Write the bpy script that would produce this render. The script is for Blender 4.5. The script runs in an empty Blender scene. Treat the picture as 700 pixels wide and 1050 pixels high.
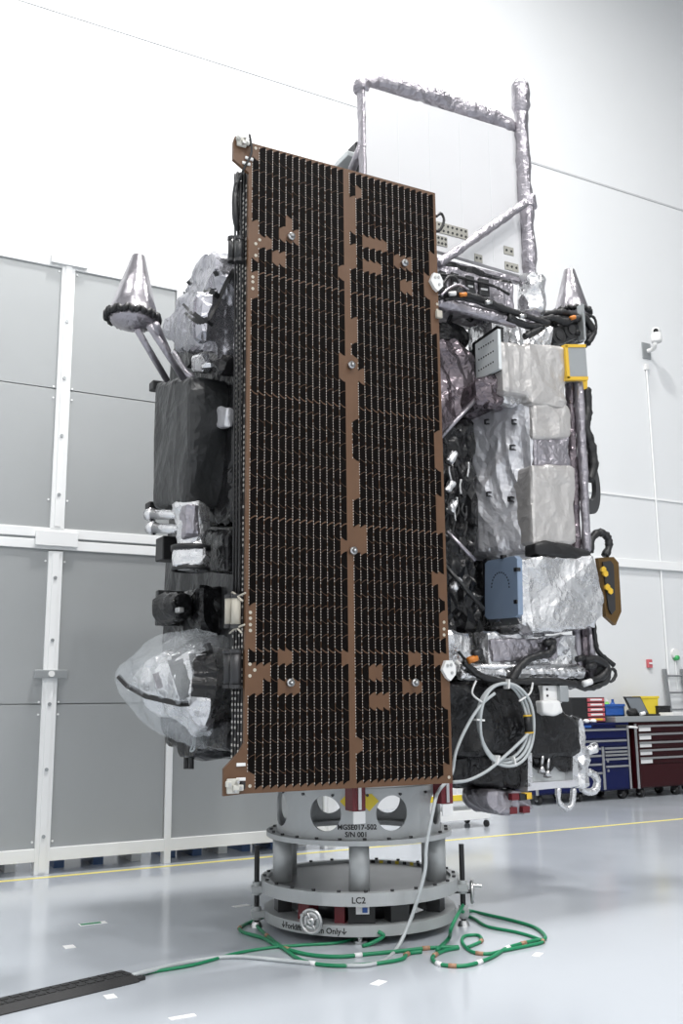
import bpy, bmesh, math, random
from mathutils import Vector, Matrix, noise
random.seed(7)
S = bpy.context.scene
COL = S.collection
PI = math.pi
V = Vector

# ------------------------------------------------------------------ camera
FPX, CX, CY = 1006.0, 350.0, 525.0            # focal length in pixels of the 700 x 1050 frame
def _n(v): return Vector(v).normalized()
_up = _n((299-CX, -4720-CY, FPX)); _u = _n((2220-CX, 700-CY, FPX)); _u = (_u-_up*_u.dot(_up)).normalized()
_nn = _up.cross(_u)
if _nn.z < 0: _nn = -_nn
R3 = Matrix((_u, _nn, _up))                   # camera frame (right, down, forward) -> world
CAM = Vector((-3.756, -6.630, 1.600))
cd = bpy.data.cameras.new('camera'); cam = bpy.data.objects.new('camera', cd); COL.objects.link(cam)
r_, u_, b_ = R3 @ Vector((1,0,0)), R3 @ Vector((0,-1,0)), R3 @ Vector((0,0,-1))
cam.matrix_world = Matrix(((r_.x,u_.x,b_.x,CAM.x),(r_.y,u_.y,b_.y,CAM.y),(r_.z,u_.z,b_.z,CAM.z),(0,0,0,1)))
cd.sensor_fit = 'VERTICAL'; cd.sensor_height = 36; cd.sensor_width = 24; cd.lens = FPX/1050*36
cd.clip_end = 100; cd.clip_start = .05
S.camera = cam

# ------------------------------------------------------------------ world, lamps, exposure
w = bpy.data.worlds.new('hall'); S.world = w; w.use_nodes = True
w.node_tree.nodes['Background'].inputs[0].default_value = (.9,.95,1,1)
w.node_tree.nodes['Background'].inputs[1].default_value = .25
def area(loc, sx, sy, power, col=(1,.985,.97)):
    l = bpy.data.lights.new('high_bay_lamp','AREA'); l.shape='RECTANGLE'; l.size=sx; l.size_y=sy; l.energy=power; l.color=col
    o = bpy.data.objects.new('high_bay_lamp', l); o.location = loc; COL.objects.link(o); return o
for lx,ly,pw in ((-5.5,-10,4000),(.5,-10,4000),(6.5,-10,4000),(-5.5,.2,1700),(.5,-.1,8800),(6.5,.2,1700)):
    area((lx,ly,17.0), 1.1, 1.1, pw)
S.view_settings.view_transform='Standard'; S.view_settings.look='None'; S.view_settings.gamma=1
S.view_settings.exposure=-2.2; S.view_settings.use_curve_mapping=False

# ------------------------------------------------------------------ pixel helpers (a photo pixel on a plane of the room)
def ray(x,y): return R3 @ Vector((x-CX, y-CY, FPX))
def PY(x,y,Y): g=ray(x,y); return CAM+g*((Y-CAM.y)/g.y)
def PX(x,y,X): g=ray(x,y); return CAM+g*((X-CAM.x)/g.x)
def PZ(x,y,Z): g=ray(x,y); return CAM+g*((Z-CAM.z)/g.z)
R3T = R3.transposed()
def proj(p):
    c = R3T @ (Vector(p)-CAM); return c.x/c.z*FPX+CX, c.y/c.z*FPX+CY

# ------------------------------------------------------------------ object helpers
WL = {}
def inv(parent): return Matrix.Translation(-WL[parent.name])
def thing(name, label, cat, loc=(0,0,0), group=None):
    o = bpy.data.objects.new(name, None); COL.objects.link(o); o.location = loc; o.empty_display_size=.1
    WL[o.name] = Vector(loc); o['label']=label; o['category']=cat
    if group: o['group']=group
    return o
def tag(o, label=None, cat=None, group=None, kind=None):
    if label: o['label']=label
    if cat: o['category']=cat
    if group: o['group']=group
    if kind: o['kind']=kind
    return o
def link(name, me, mat, parent=None, smooth=False, label=None, kind=None):
    vs = me.vertices
    lo = Vector((min(v.co[i] for v in vs) for i in range(3))); hi = Vector((max(v.co[i] for v in vs) for i in range(3)))
    c = (lo+hi)/2
    me.transform(Matrix.Translation(-c))
    me.name = name
    if mat: me.materials.append(M[mat])
    me.polygons.foreach_set('use_smooth', [smooth]*len(me.polygons))
    o = bpy.data.objects.new(name, me); COL.objects.link(o); o.location = c
    WL[o.name] = c.copy()
    if parent: o.parent = parent; o.matrix_parent_inverse = inv(parent)
    if label: o['label']=label
    if kind: o['kind']=kind
    return o
def obj(name, bm, mat, parent=None, smooth=False, label=None, kind=None):
    bmesh.ops.recalc_face_normals(bm, faces=bm.faces)
    me = bpy.data.meshes.new(name); bm.to_mesh(me); bm.free()
    o = link(name, me, mat, parent, smooth, label, kind)
    return o
def inst(src, name, parent, loc):
    o = bpy.data.objects.new(name, src); COL.objects.link(o); o.location = loc; WL[o.name]=Vector(loc)
    o.parent = parent; o.matrix_parent_inverse = inv(parent); return o
def B(): return bmesh.new()
def box(bm, x0,x1,y0,y1,z0,z1, bev=0):
    r = bmesh.ops.create_cube(bm, size=1, matrix=Matrix.Translation(((x0+x1)/2,(y0+y1)/2,(z0+z1)/2)) @ Matrix.Diagonal((abs(x1-x0),abs(y1-y0),abs(z1-z0),1)))
    if bev:
        es = list({e for v in r['verts'] for e in v.link_edges})
        bmesh.ops.bevel(bm, geom=es, offset=bev, segments=2, affect='EDGES', profile=.5)
    return bm
def obox(bm, c, ax, ay, az):                       # oriented box: centre and three half-axis vectors
    c=Vector(c); ax=Vector(ax); ay=Vector(ay); az=Vector(az)
    m = Matrix((( 2*ax.x,2*ay.x,2*az.x,c.x),(2*ax.y,2*ay.y,2*az.y,c.y),(2*ax.z,2*ay.z,2*az.z,c.z),(0,0,0,1)))
    bmesh.ops.create_cube(bm, size=1, matrix=m); return bm
def cyl(bm, p, q, r, seg=16, r2=None, caps=True):
    p=Vector(p); q=Vector(q); d=q-p
    m = Matrix.Translation((p+q)/2) @ d.to_track_quat('Z','Y').to_matrix().to_4x4()
    bmesh.ops.create_cone(bm, cap_ends=caps, segments=seg, radius1=r, radius2=r if r2 is None else r2, depth=d.length, matrix=m); return bm
def catmull(pts, n=8, closed=False):
    pts=[Vector(p) for p in pts]; out=[]; N=len(pts)
    for i in range(N if closed else N-1):
        if closed: a,b,c,d = pts[(i-1)%N],pts[i],pts[(i+1)%N],pts[(i+2)%N]
        else: a,b,c,d = pts[max(i-1,0)],pts[i],pts[i+1],pts[min(i+2,N-1)]
        for k in range(n):
            t=k/n; out.append(.5*((2*b)+(c-a)*t+(2*a-5*b+4*c-d)*t*t+(3*b-a-3*c+d)*t**3))
    if not closed: out.append(pts[-1])
    return out
def tube(bm, pts, r, seg=8, n=8, closed=False, wob=0):
    P_ = catmull(pts, n, closed) if n else [Vector(p) for p in pts]
    rings=[]; prev=None; N=len(P_)
    for i,p in enumerate(P_):
        t = (P_[(i+1)%N]-P_[i-1]) if closed else (P_[min(i+1,N-1)]-P_[max(i-1,0)])
        t.normalize()
        if prev is None: a = t.orthogonal().normalized()
        else: a = (prev - t*prev.dot(t)).normalized()
        prev=a; b=t.cross(a); rr = r*(1+wob*(random.random()-.5)) if wob else r
        rings.append([bm.verts.new(p+(a*math.cos(2*PI*k/seg)+b*math.sin(2*PI*k/seg))*rr) for k in range(seg)])
    for i in range(N if closed else N-1):
        A=rings[i]; Bq=rings[(i+1)%N]
        for k in range(seg): bm.faces.new((A[k],A[(k+1)%seg],Bq[(k+1)%seg],Bq[k]))
    if not closed: bm.faces.new(rings[0][::-1]); bm.faces.new(rings[-1])
    return bm
def prism(bm, pts, vec):
    pts=[Vector(p) for p in pts]; vec=Vector(vec)
    a=[bm.verts.new(p) for p in pts]; b=[bm.verts.new(p+vec) for p in pts]; n=len(a)
    bm.faces.new(a); bm.faces.new(b[::-1])
    for i in range(n): bm.faces.new((a[i],b[i],b[(i+1)%n],a[(i+1)%n]))
    return bm
def prismY(bm, px, Y, depth): return prism(bm, [PY(x,y,Y) for x,y in px], (0,depth,0))
def clampY(p):                                        # keep side-wall shapes behind the folded solar panels
    return p if p.y>-.58 else Vector((p.x,-.58,p.z))
def prismX(bm, px, X, depth):
    return prism(bm, [(clampY(PX(x,y,X)) if X<-1.1 and X+depth>-1.33 else PX(x,y,X)) for x,y in px], (depth,0,0))
def lathe(bm, prof, c, seg=48, a0=0, a1=2*PI):         # profile of (r, z), closed loop round the z axis
    c=Vector(c); full = abs(a1-a0-2*PI)<1e-6; n=seg if full else seg+1
    rings=[[bm.verts.new(c+Vector((r*math.cos(a0+(a1-a0)*k/seg), r*math.sin(a0+(a1-a0)*k/seg), z))) for r,z in prof] for k in range(n)]
    m=len(prof)
    for k in range(seg):
        A=rings[k]; Bq=rings[(k+1)%n]
        for j in range(m): bm.faces.new((A[j],Bq[j],Bq[(j+1)%m],A[(j+1)%m]))
    return bm
def ringz(bm, r0, r1, z0, z1, c=(0,0,0), seg=64): return lathe(bm, [(r0,z0),(r1,z0),(r1,z1),(r0,z1)], c, seg)
from mathutils import Euler
from mathutils.bvhtree import BVHTree
ROTS=[Euler((.5+i*1.3,.3+i*2.1,i*.9)).to_matrix() for i in range(5)]
def crease(p, f, seed, st):
    q = Vector((p.x*st[0], p.y*st[1], p.z*st[2]))*f + Vector((seed*7.3, seed*3.1, seed*5.7))
    q = q + .3*noise.noise_vector(q*.7)
    q1 = ROTS[int(seed)%5] @ q; q2 = ROTS[int(seed+2)%5] @ q
    a = noise.noise(Vector((q1.x,q1.y*.3,q1.z*.8))); b = noise.noise(Vector((q2.x*1.9,q2.y*.55,q2.z*1.2))); c = noise.noise(q*4.6)
    return (.5-abs(a)*1.7)*.6 + (.5-abs(b)*1.7)*.42 + (.5-abs(c)*1.6)*.10
def foil(name, bm, mat, parent, vox=.03, amp=.03, freq=4, seed=0, st=(1,1,1), smooth=True, sm=2, label=None, dec=None):
    if dec is None: dec={'silver_foil':.3,'smooth_foil':.3,'black_foil':.3,'grey_bag':.3,'cream_cloth':.4,'charcoal_foil':.3,'dark_mauve_foil':.3,'mauve_foil':.4,'clear_bag':.3}.get(mat,0)
    """a wrapped blanket: closed shapes fused by a voxel remesh, then creased"""
    bmesh.ops.recalc_face_normals(bm, faces=bm.faces)
    me = bpy.data.meshes.new('tmp'); bm.to_mesh(me); bm.free()
    t = bpy.data.objects.new('tmp', me); COL.objects.link(t)
    md = t.modifiers.new('r','REMESH'); md.mode='VOXEL'; md.voxel_size=vox
    if sm: s2=t.modifiers.new('s','SMOOTH'); s2.iterations=sm; s2.factor=.5
    dg = bpy.context.evaluated_depsgraph_get(); ev=t.evaluated_get(dg)
    m2 = bpy.data.meshes.new_from_object(ev)
    bpy.data.objects.remove(t); bpy.data.meshes.remove(me)
    m2.materials.clear()
    nr=[v.normal.copy() for v in m2.vertices]
    for v,nv in zip(m2.vertices, nr): v.co += nv*(amp*crease(v.co, freq, seed, st))
    if dec:
        t = bpy.data.objects.new('tmp', m2); COL.objects.link(t); md=t.modifiers.new('d','DECIMATE'); md.ratio=dec
        m3 = bpy.data.meshes.new_from_object(t.evaluated_get(bpy.context.evaluated_depsgraph_get()))
        bpy.data.objects.remove(t); bpy.data.meshes.remove(m2); m2=m3; smooth=False
    return link(name, m2, mat, parent, smooth, label)

# ------------------------------------------------------------------ materials
M = {}
def rgb(r,g,b):
    f=lambda c:(c/255/12.92 if c/255<=.04045 else ((c/255+.055)/1.055)**2.4)
    return (f(r),f(g),f(b),1)
def mat(name, col, rough=.5, metal=0, spec=.5, bump=None, vary=None, coat=0, alpha=1, trans=0, rvar=None):
    m=bpy.data.materials.new(name); m.use_nodes=True; nt=m.node_tree; N=nt.nodes; L=nt.links
    p=N['Principled BSDF']; p.inputs['Base Color'].default_value=col; p.inputs['Roughness'].default_value=rough
    p.inputs['Metallic'].default_value=metal; p.inputs['Specular IOR Level'].default_value=spec
    p.inputs['Coat Weight'].default_value=coat; p.inputs['Alpha'].default_value=alpha; p.inputs['Transmission Weight'].default_value=trans
    tc=N.new('ShaderNodeTexCoord')
    if bump:
        kind,sc,st_=bump
        if kind=='foil':
            nz=N.new('ShaderNodeTexNoise'); nz.inputs['Scale'].default_value=sc*.6; nz.inputs['Detail'].default_value=2
            mx=N.new('ShaderNodeVectorMath'); mx.operation='MULTIPLY_ADD'; mx.inputs[1].default_value=(.25,.25,.25)
            L.new(tc.outputs['Object'],nz.inputs['Vector']); L.new(nz.outputs['Color'],mx.inputs[0]); L.new(tc.outputs['Object'],mx.inputs[2])
            v=N.new('ShaderNodeTexVoronoi'); v.inputs['Scale'].default_value=sc; L.new(mx.outputs[0],v.inputs['Vector'])
            v2=N.new('ShaderNodeTexVoronoi'); v2.inputs['Scale'].default_value=sc*2.6; L.new(mx.outputs[0],v2.inputs['Vector'])
            ad=N.new('ShaderNodeMath'); ad.operation='MULTIPLY_ADD'; ad.inputs[1].default_value=.4
            L.new(v2.outputs['Distance'],ad.inputs[0]); L.new(v.outputs['Distance'],ad.inputs[2]); src=ad.outputs[0]
        else:
            nz=N.new('ShaderNodeTexNoise'); nz.inputs['Scale'].default_value=sc; nz.inputs['Detail'].default_value=4
            L.new(tc.outputs['Object'],nz.inputs['Vector']); src=nz.outputs['Fac']
        bp=N.new('ShaderNodeBump'); bp.inputs['Strength'].default_value=st_; bp.inputs['Distance'].default_value=1.0/sc*.35
        L.new(src,bp.inputs['Height']); L.new(bp.outputs['Normal'],p.inputs['Normal'])
    if vary:
        col2,sc=vary
        nz=N.new('ShaderNodeTexNoise'); nz.inputs['Scale'].default_value=sc; nz.inputs['Detail'].default_value=5
        rp=N.new('ShaderNodeMix'); rp.data_type='RGBA'; rp.inputs['A'].default_value=col; rp.inputs['B'].default_value=col2
        L.new(tc.outputs['Object'],nz.inputs['Vector']); L.new(nz.outputs['Fac'],rp.inputs['Factor']); L.new(rp.outputs['Result'],p.inputs['Base Color'])
    if rvar:
        nz=N.new('ShaderNodeTexNoise'); nz.inputs['Scale'].default_value=rvar[2]; nz.inputs['Detail'].default_value=4
        mr=N.new('ShaderNodeMapRange'); mr.inputs['To Min'].default_value=rvar[0]; mr.inputs['To Max'].default_value=rvar[1]
        mr.inputs['From Min'].default_value=.3; mr.inputs['From Max'].default_value=.7
        L.new(tc.outputs['Object'],nz.inputs['Vector']); L.new(nz.outputs['Fac'],mr.inputs['Value']); L.new(mr.outputs[0],p.inputs['Roughness'])
    M[name]=m; return m
mat('wall', (.73,.745,.755,1), .6, vary=((.705,.72,.73,1),1.2))
mat('ceiling', (.40,.40,.41,1), .8)
mat('hall_grey', (.30,.31,.32,1), .7)
mat('floor', (.45,.48,.52,1), .16, spec=.5, vary=((.41,.44,.48,1),.9), rvar=(.10,.2,.7))
mat('partition_sheet', (.39,.405,.41,1), .4, metal=.25, vary=((.365,.38,.385,1),2))
mat('white_aluminium', (.84,.85,.85,1), .4)
mat('seam', (.52,.53,.54,1), .5)
mat('galvanised', (.42,.44,.45,1), .4, metal=.6)
mat('stand_grey', (.46,.475,.48,1), .38, metal=.3, vary=((.40,.415,.42,1),6))
mat('stand_plate', (.23,.235,.24,1), .33, metal=.5, vary=((.17,.175,.18,1),5))
mat('steel', (.55,.55,.55,1), .28, metal=1)
mat('dark_steel', (.05,.05,.052,1), .4, metal=.5)
mat('black', (.012,.012,.013,1), .45)
mat('black_rubber', (.018,.018,.019,1), .6, bump=('noise',60,.3))
mat('label_black', (.015,.015,.015,1), .6)
mat('white_label', (.8,.8,.8,1), .5)
mat('red', (.13,.008,.014,1), .4)
mat('yellow', (.75,.58,.04,1), .5)
mat('line_yellow', (.78,.68,.16,1), .4)
mat('substrate', rgb(100,71,47), .5, vary=(rgb(86,58,36),9))
mat('cell', (.0028,.0019,.0016,1), .3, spec=.06, vary=((.004,.0028,.0023,1),3))
mat('interconnect', (.62,.6,.57,1), .4, metal=.3)
mat('edge_black', (.012,.011,.011,1), .5)
mat('silver_foil', (.70,.70,.71,1), .26, metal=.88, bump=('foil',13,.2), rvar=(.18,.34,9))
mat('smooth_foil', (.68,.68,.71,1), .34, metal=.5, bump=('foil',8,.16))
mat('cone_foil', (.36,.345,.37,1), .26, metal=.85, bump=('foil',6,.12))
mat('mauve_foil', (.37,.35,.38,1), .3, metal=.8, bump=('foil',15,.3))
mat('grey_bag', (.34,.34,.37,1), .27, metal=.85, bump=('foil',6,.3))
mat('cream_cloth', (.56,.54,.525,1), .33, metal=.5, bump=('foil',9,.18))
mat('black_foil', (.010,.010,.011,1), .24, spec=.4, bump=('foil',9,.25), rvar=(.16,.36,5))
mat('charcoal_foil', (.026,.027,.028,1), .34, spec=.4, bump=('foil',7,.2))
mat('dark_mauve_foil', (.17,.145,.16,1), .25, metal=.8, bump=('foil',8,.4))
mat('radiator_white', (.69,.69,.70,1), .35)
mat('radiator_line', (.74,.75,.76,1), .4)
mat('plate_white', (.70,.735,.74,1), .35)
mat('plate_blue', (.20,.27,.38,1), .3, vary=((.25,.32,.43,1),8))
mat('gold', (.20,.12,.04,1), .3, metal=.5, vary=((.10,.055,.02,1),7))
mat('gold_tape', (.72,.45,.04,1), .35)
mat('harness', (.014,.014,.015,1), .42, bump=('noise',45,.5))
mat('orange', (.6,.2,.03,1), .5)
mat('white_plastic', (.78,.78,.77,1), .35)
mat('hose', (.46,.49,.50,1), .3)
mat('green_cable', (.006,.20,.085,1), .4)
mat('grey_cable', (.45,.46,.45,1), .4)
mat('copper_band', (.35,.2,.12,1), .4)
mat('beige_white', (.58,.57,.52,1), .45)
mat('strip_beige', (.36,.35,.31,1), .5)
mat('beige', (.48,.45,.38,1), .5)
mat('clear_bag', (.78,.82,.85,1), .07, spec=.8, alpha=.25, bump=('foil',9,.4))
mat('navy', (.004,.008,.062,1), .3, spec=.25)
mat('maroon', (.030,.003,.005,1), .32, spec=.25)
mat('bright_blue', (.02,.09,.35,1), .4)
mat('lime', (.2,.55,.1,1), .45)
mat('pink_drawer', (.55,.12,.14,1), .4)
mat('screen', (.16,.18,.2,1), .15)
mat('dome_green', (.05,.4,.12,1), .3)
mat('ladder_grey', (.30,.31,.32,1), .4, metal=.5)
mat('crate_blue', (.03,.08,.22,1), .5, vary=((.10,.16,.28,1),4))

# ================================================================== THE HALL
bm=B(); box(bm,-12,16,-14,6.6,-.2,0); floor=tag(obj('floor',bm,'floor'),kind='structure')
WY=6.35
bm=B(); box(bm,-12,16,WY,WY+.2,0,19); wall_back=tag(obj('wall_back',bm,'wall'),kind='structure')
bm=B(); box(bm,-12.2,-12,-14,6.6,0,19); tag(obj('wall_left',bm,'wall'),kind='structure')
bm=B(); box(bm,16,16.2,-14,6.6,0,19); tag(obj('wall_right',bm,'hall_grey'),kind='structure')
bm=B(); box(bm,-12,16,-14.2,-14,0,19); tag(obj('wall_front',bm,'wall'),kind='structure')
bm=B(); box(bm,-12,16,-14,6.6,19,19.2); tag(obj('ceiling',bm,'ceiling'),kind='structure')
# seams, ledge and guard rail of the back wall
a=PY(22,0,WY); bm=B(); box(bm,-11.9,15.9,WY-.012,WY,a.z-.018,a.z+.018); tag(obj('trim_1',bm,'seam'),kind='structure')
a=PY(640,508,WY); bm=B(); box(bm,-11.9,15.9,WY-.02,WY,a.z-.02,a.z+.02); tag(obj('trim_2',bm,'white_aluminium'),kind='structure')
a=PY(660,578,WY); bm=B(); box(bm,-11.9,15.9,WY-.07,WY,a.z-.10,a.z+.06,.01); tag(obj('trim_3',bm,'white_aluminium'),kind='structure')

# movable grey partition in front of the back wall
YP=3.35
wl = B(); XL,XR = -4.2,1.6
zt=6.22
box(wl,XL,XR,YP+.03,YP+.06,.24,6.16)
part = tag(obj('wall_partition',wl,'partition_sheet'),kind='structure')
posts=[-3.6,-1.58,-.34,1.52]
zs=[(.24,1.585),(1.595,3.12),(3.335,4.80),(4.81,6.14)]
xs=[(-4.2,-3.66),(-3.54,-1.645),(-1.515,-.385),(-.295,1.46)]
for x0,x1 in xs:
    for z0,z1 in zs:
        bm=B(); box(bm,x0,x1,YP,YP+.03,z0,z1,.002); obj('panel',bm,'partition_sheet',part)
for x,wd in ((-3.6,.07),(-1.58,.07),(-.34,.035),(1.52,.07)):
    for z0,z1 in ((.0,3.1),(3.33,6.2)):
        bm=B(); box(bm,x-wd,x+wd,YP-.03,YP+.09,z0,z1,.004)
        p=obj('post',bm,'white_aluminium',part)
        if wd>.05:
            bm=B(); box(bm,x-.032,x+.032,YP-.042,YP-.03,z0+.02,z1-.02,.003); obj('post_cover',bm,'white_aluminium',p)
            k=z0+.35
            while k<z1-.05:
                bm=B(); cyl(bm,(x,YP-.052,k),(x,YP-.04,k),.018,8); obj('bolt',bm,'galvanised',p); k+=.62
            for zz in (z0+.3,(z0+z1)/2-.06,(z0+z1)/2+.06,z1-.1):
                for sx in (-1,1):
                    bm=B(); cyl(bm,(x+sx*.095,YP-.008,zz),(x+sx*.095,YP+.002,zz),.011,8); obj('screw',bm,'white_aluminium',p)
for z0,z1,nm in ((.12,.24,'bottom_rail'),(3.12,3.215,'middle_rail'),(3.24,3.335,'middle_rail'),(6.14,6.26,'top_rail')):
    bm=B(); box(bm,XL,XR,YP-.025,YP+.085,z0,z1,.004); obj(nm,bm,'white_aluminium',part)
bm=B(); box(bm,XL,XR,YP+.0,YP+.06,3.21,3.245); obj('rail_gap',bm,'galvanised',part)
bm=B(); box(bm,-1.79,-1.37,YP-.06,YP-.03,3.15,3.30,.004); obj('splice_plate',bm,'white_aluminium',part)
bm=B(); box(bm,-1.77,-1.39,YP-.06,YP-.03,6.17,6.33,.004); obj('splice_plate',bm,'white_aluminium',part)
bm=B(); box(bm,-1.74,-1.42,YP-.07,YP-.03,1.84,1.92,.004); lp=obj('latch_bar',bm,'galvanised',part)
bm=B(); cyl(bm,(-1.58,YP-.09,1.88),(-1.58,YP-.07,1.88),.03,10); obj('latch_bolt',bm,'white_plastic',lp)
# blue crates standing behind the partition, seen through the gap below it
for i,(x0,x1,h,lab) in enumerate(((-2.6,-1.75,.5,'blue crate in the gap under the partition, farthest left'),(-1.4,-.5,.42,'blue crate under the partition right of the wide post'),(-.25,.45,.45,'blue crate under the partition right of the thin post'),(.6,1.4,.5,'blue crate under the partition nearest the round stand'))):
    t=thing('storage_crate',lab,'crate',((x0+x1)/2,YP+.55,0),'blue crates behind the partition')
    bm=B(); box(bm,x0,x1,YP+.3,YP+.8,.09,h,.01); obj('body',bm,'crate_blue',t)
    for xx in (x0+.06,(x0+x1)/2,x1-.06):
        bm=B(); box(bm,xx-.05,xx+.05,YP+.3,YP+.8,0,.09); obj('foot',bm,'white_aluminium' if xx>(x0+x1)/2 else 'crate_blue',t)
# yellow line along the hall and small tape marks on the floor
bm=B(); box(bm,-11,15,3.14,3.20,0,.002); tag(obj('floor_line',bm,'line_yellow'),'long thin yellow line taped on the floor along the partition','floor tape')
def mark(x,y,w,h,label,m='white_label',rot=0,name='tape_mark'):
    c=PZ(x,y,0); bm=B(); ca,sa=math.cos(rot),math.sin(rot)
    obox(bm,(c.x,c.y,.0015),(w/2*ca,w/2*sa,0),(-h/2*sa,h/2*ca,0),(0,0,.0015)); return tag(obj(name,bm,m),label,'tape','tape marks on the floor')
g=thing('tape_mark','green and white tape mark on the floor left of the stand','tape',PZ(93,947,0),'tape marks on the floor')
c=PZ(95,947,0)
bm=B(); box(bm,c.x-.10,c.x+.10,c.y-.04,c.y+.04,0,.0015); obj('white_tape',bm,'white_label',g)
bm=B(); box(bm,c.x-.09,c.x+.06,c.y-.025,c.y+.025,.0015,.003); obj('green_tape',bm,'green_cable',g)
mark(71,971,.07,.09,'small square white tape mark between the cable ramp and the partition')
mark(113,1022,.06,.08,'small white tag lying just right of the black cable ramp')
mark(187,1043,.14,.045,'white tape strip at the bottom edge below the ramp end')
mark(388,1008,.10,.06,'white tape mark on the floor in front of the stand',rot=.5)
mark(551,979,.10,.05,'white tape mark beyond the green cable loop on the right',rot=.6)
mark(247,929,.14,.06,'pale tape strip on the floor behind the left threaded rod',rot=.1)

# ================================================================== MOUNTING STAND
TH = math.atan2(CAM.y, CAM.x)                 # direction from the stand to the viewer
def pol(r,a,z): return Vector((r*math.cos(TH+a), r*math.sin(TH+a), z))
stand=thing('mounting_stand','round grey metal stand with drum, columns and handwheels carrying the satellite','stand',(0,0,0))
bm=B(); ringz(bm,.50,.70,.055,.125); lower=obj('lower_ring',bm,'stand_grey',stand)
bm=B(); lathe(bm,[(.0001,.295),(.67,.295),(.67,.255),(.725,.25),(.725,.335),(.67,.335),(.67,.31),(.0001,.31)],(0,0,0),72); mid=obj('middle_ring',bm,'stand_grey',stand)
bm=B(); cyl(bm,(0,0,.31),(0,0,.315),.655,64); obj('deck_plate',bm,'stand_plate',stand)
bm=B(); ringz(bm,.50,.685,.628,.662,seg=72); upper=obj('upper_flange',bm,'stand_grey',stand)
bm=B(); ringz(bm,.54,.625,.965,1.0,seg=72); obj('top_ring',bm,'stand_grey',stand)
bm=B(); ringz(bm,.52,.60,1.0,1.06,seg=72); obj('adapter_ring',bm,'steel',stand)
for k,a in enumerate((0,-1.33,1.33,-1.95,1.95,PI)):
    bm=B(); rr=.07 if abs(a)<1.5 or a==PI else .06
    c=pol(.575,a,0); cyl(bm,c+Vector((0,0,.31)),c+Vector((0,0,.63)),rr,28); obj('column',bm,'stand_grey',stand,True)
# perforated drum: eight sectors, each with a round hole
bm=B(); HS=8; Rd=.61; z0,z1=.66,.968; zc=.83; hr=.118; wseg=2*PI/HS
def wrap(s,z,r): return pol(r, s/Rd, z)
for k in range(HS):
    sc=(k+.5)*wseg*Rd; half=wseg*Rd/2; n=48; outer=[];hole=[]
    angs=[2*PI*i/n for i in range(n)]
    rings={}
    for r in (Rd, Rd-.015):
        ho=[]; st_=[]
        for t in angs:
            dx,dz=math.cos(t),math.sin(t)
            tx=half/abs(dx) if abs(dx)>1e-6 else 1e9; tz=((z1-zc) if dz>0 else (zc-z0))/abs(dz) if abs(dz)>1e-6 else 1e9
            q=min(tx,tz); mids=[]
            ho.append(bm.verts.new(wrap(sc+dx*hr,zc+dz*hr,r)))
            st_.append(bm.verts.new(wrap(sc+dx*q,zc+dz*q,r)))
        for i in range(n):
            j=(i+1)%n; bm.faces.new((ho[i],st_[i],st_[j],ho[j]))
        # corner fillers
        for sx,sz in ((1,1),(-1,1),(-1,-1),(1,-1)):
            cv=bm.verts.new(wrap(sc+sx*half,(z1 if sz>0 else z0),r))
            ct=math.atan2(((z1-zc) if sz>0 else (z0-zc)), sx*half)%(2*PI)
            i=int(ct/(2*PI/n)); bm.faces.new((st_[i],cv,st_[(i+1)%n]))
        rings[r]=ho
    A,Bq=rings[Rd],rings[Rd-.015]
    for i in range(n): bm.faces.new((A[i],A[(i+1)%n],Bq[(i+1)%n],Bq[i]))
drum=obj('drum',bm,'stand_grey',stand,True)
drum.data.polygons.foreach_set('use_smooth',[False]*len(drum.data.polygons))
# bolts on the rings
for k in range(24):
    a=2*PI*k/24+.06
    for R_,z in ((.65,.662),(.697,.335)):
        bm=B(); p=pol(R_,a,z); cyl(bm,p,p+Vector((0,0,.014)),.013,6); obj('bolt',bm,'dark_steel',upper if z>.5 else mid)
for k in range(16):
    a=2*PI*k/16+.1; p=pol(.61,a,.955); d=pol(1,a,0)
    bm=B(); cyl(bm,p,p+d*.012,.011,6); obj('bolt',bm,'dark_steel',drum)
# black and yellow tape on the far inner rim
for k in range(7):
    a=2.35+k*.1; bm=B(); lathe(bm,[(.669,.31),(.6695,.31),(.6695,.336),(.669,.336)],(0,0,0),4,TH+a,TH+a+.05); 
    bmesh.ops.transform(bm,matrix=Matrix.Translation((0,0,0)),verts=bm.verts); obj('hazard_tape',bm,'yellow' if k%2 else 'black',mid)
def text(s, size, R_, a, z, parent, m='label_black', align='CENTER', name='lettering'):
    cu=bpy.data.curves.new('t','FONT'); cu.body=s; cu.size=size; cu.align_x=align; cu.extrude=.0006; cu.resolution_u=3; cu.offset=.0011
    t=bpy.data.objects.new('t',cu); COL.objects.link(t)
    me=bpy.data.meshes.new_from_object(t.evaluated_get(bpy.context.evaluated_depsgraph_get()))
    bpy.data.objects.remove(t); bpy.data.curves.remove(cu); me.materials.clear()
    for v in me.vertices: v.co = pol(R_+.0015+v.co.z, a+v.co.x/R_, z+v.co.y)
    return link(name, me, m, parent)
text('LC2',.056,.725,-.01,.272,mid)
text('MGSE017-502',.047,Rd,-.02,.728,drum); text('S/N 001',.047,Rd,-.03,.680,drum)
text('↓Forklift Bottom Only↓',.052,.70,-.50,.072,lower)
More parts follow.
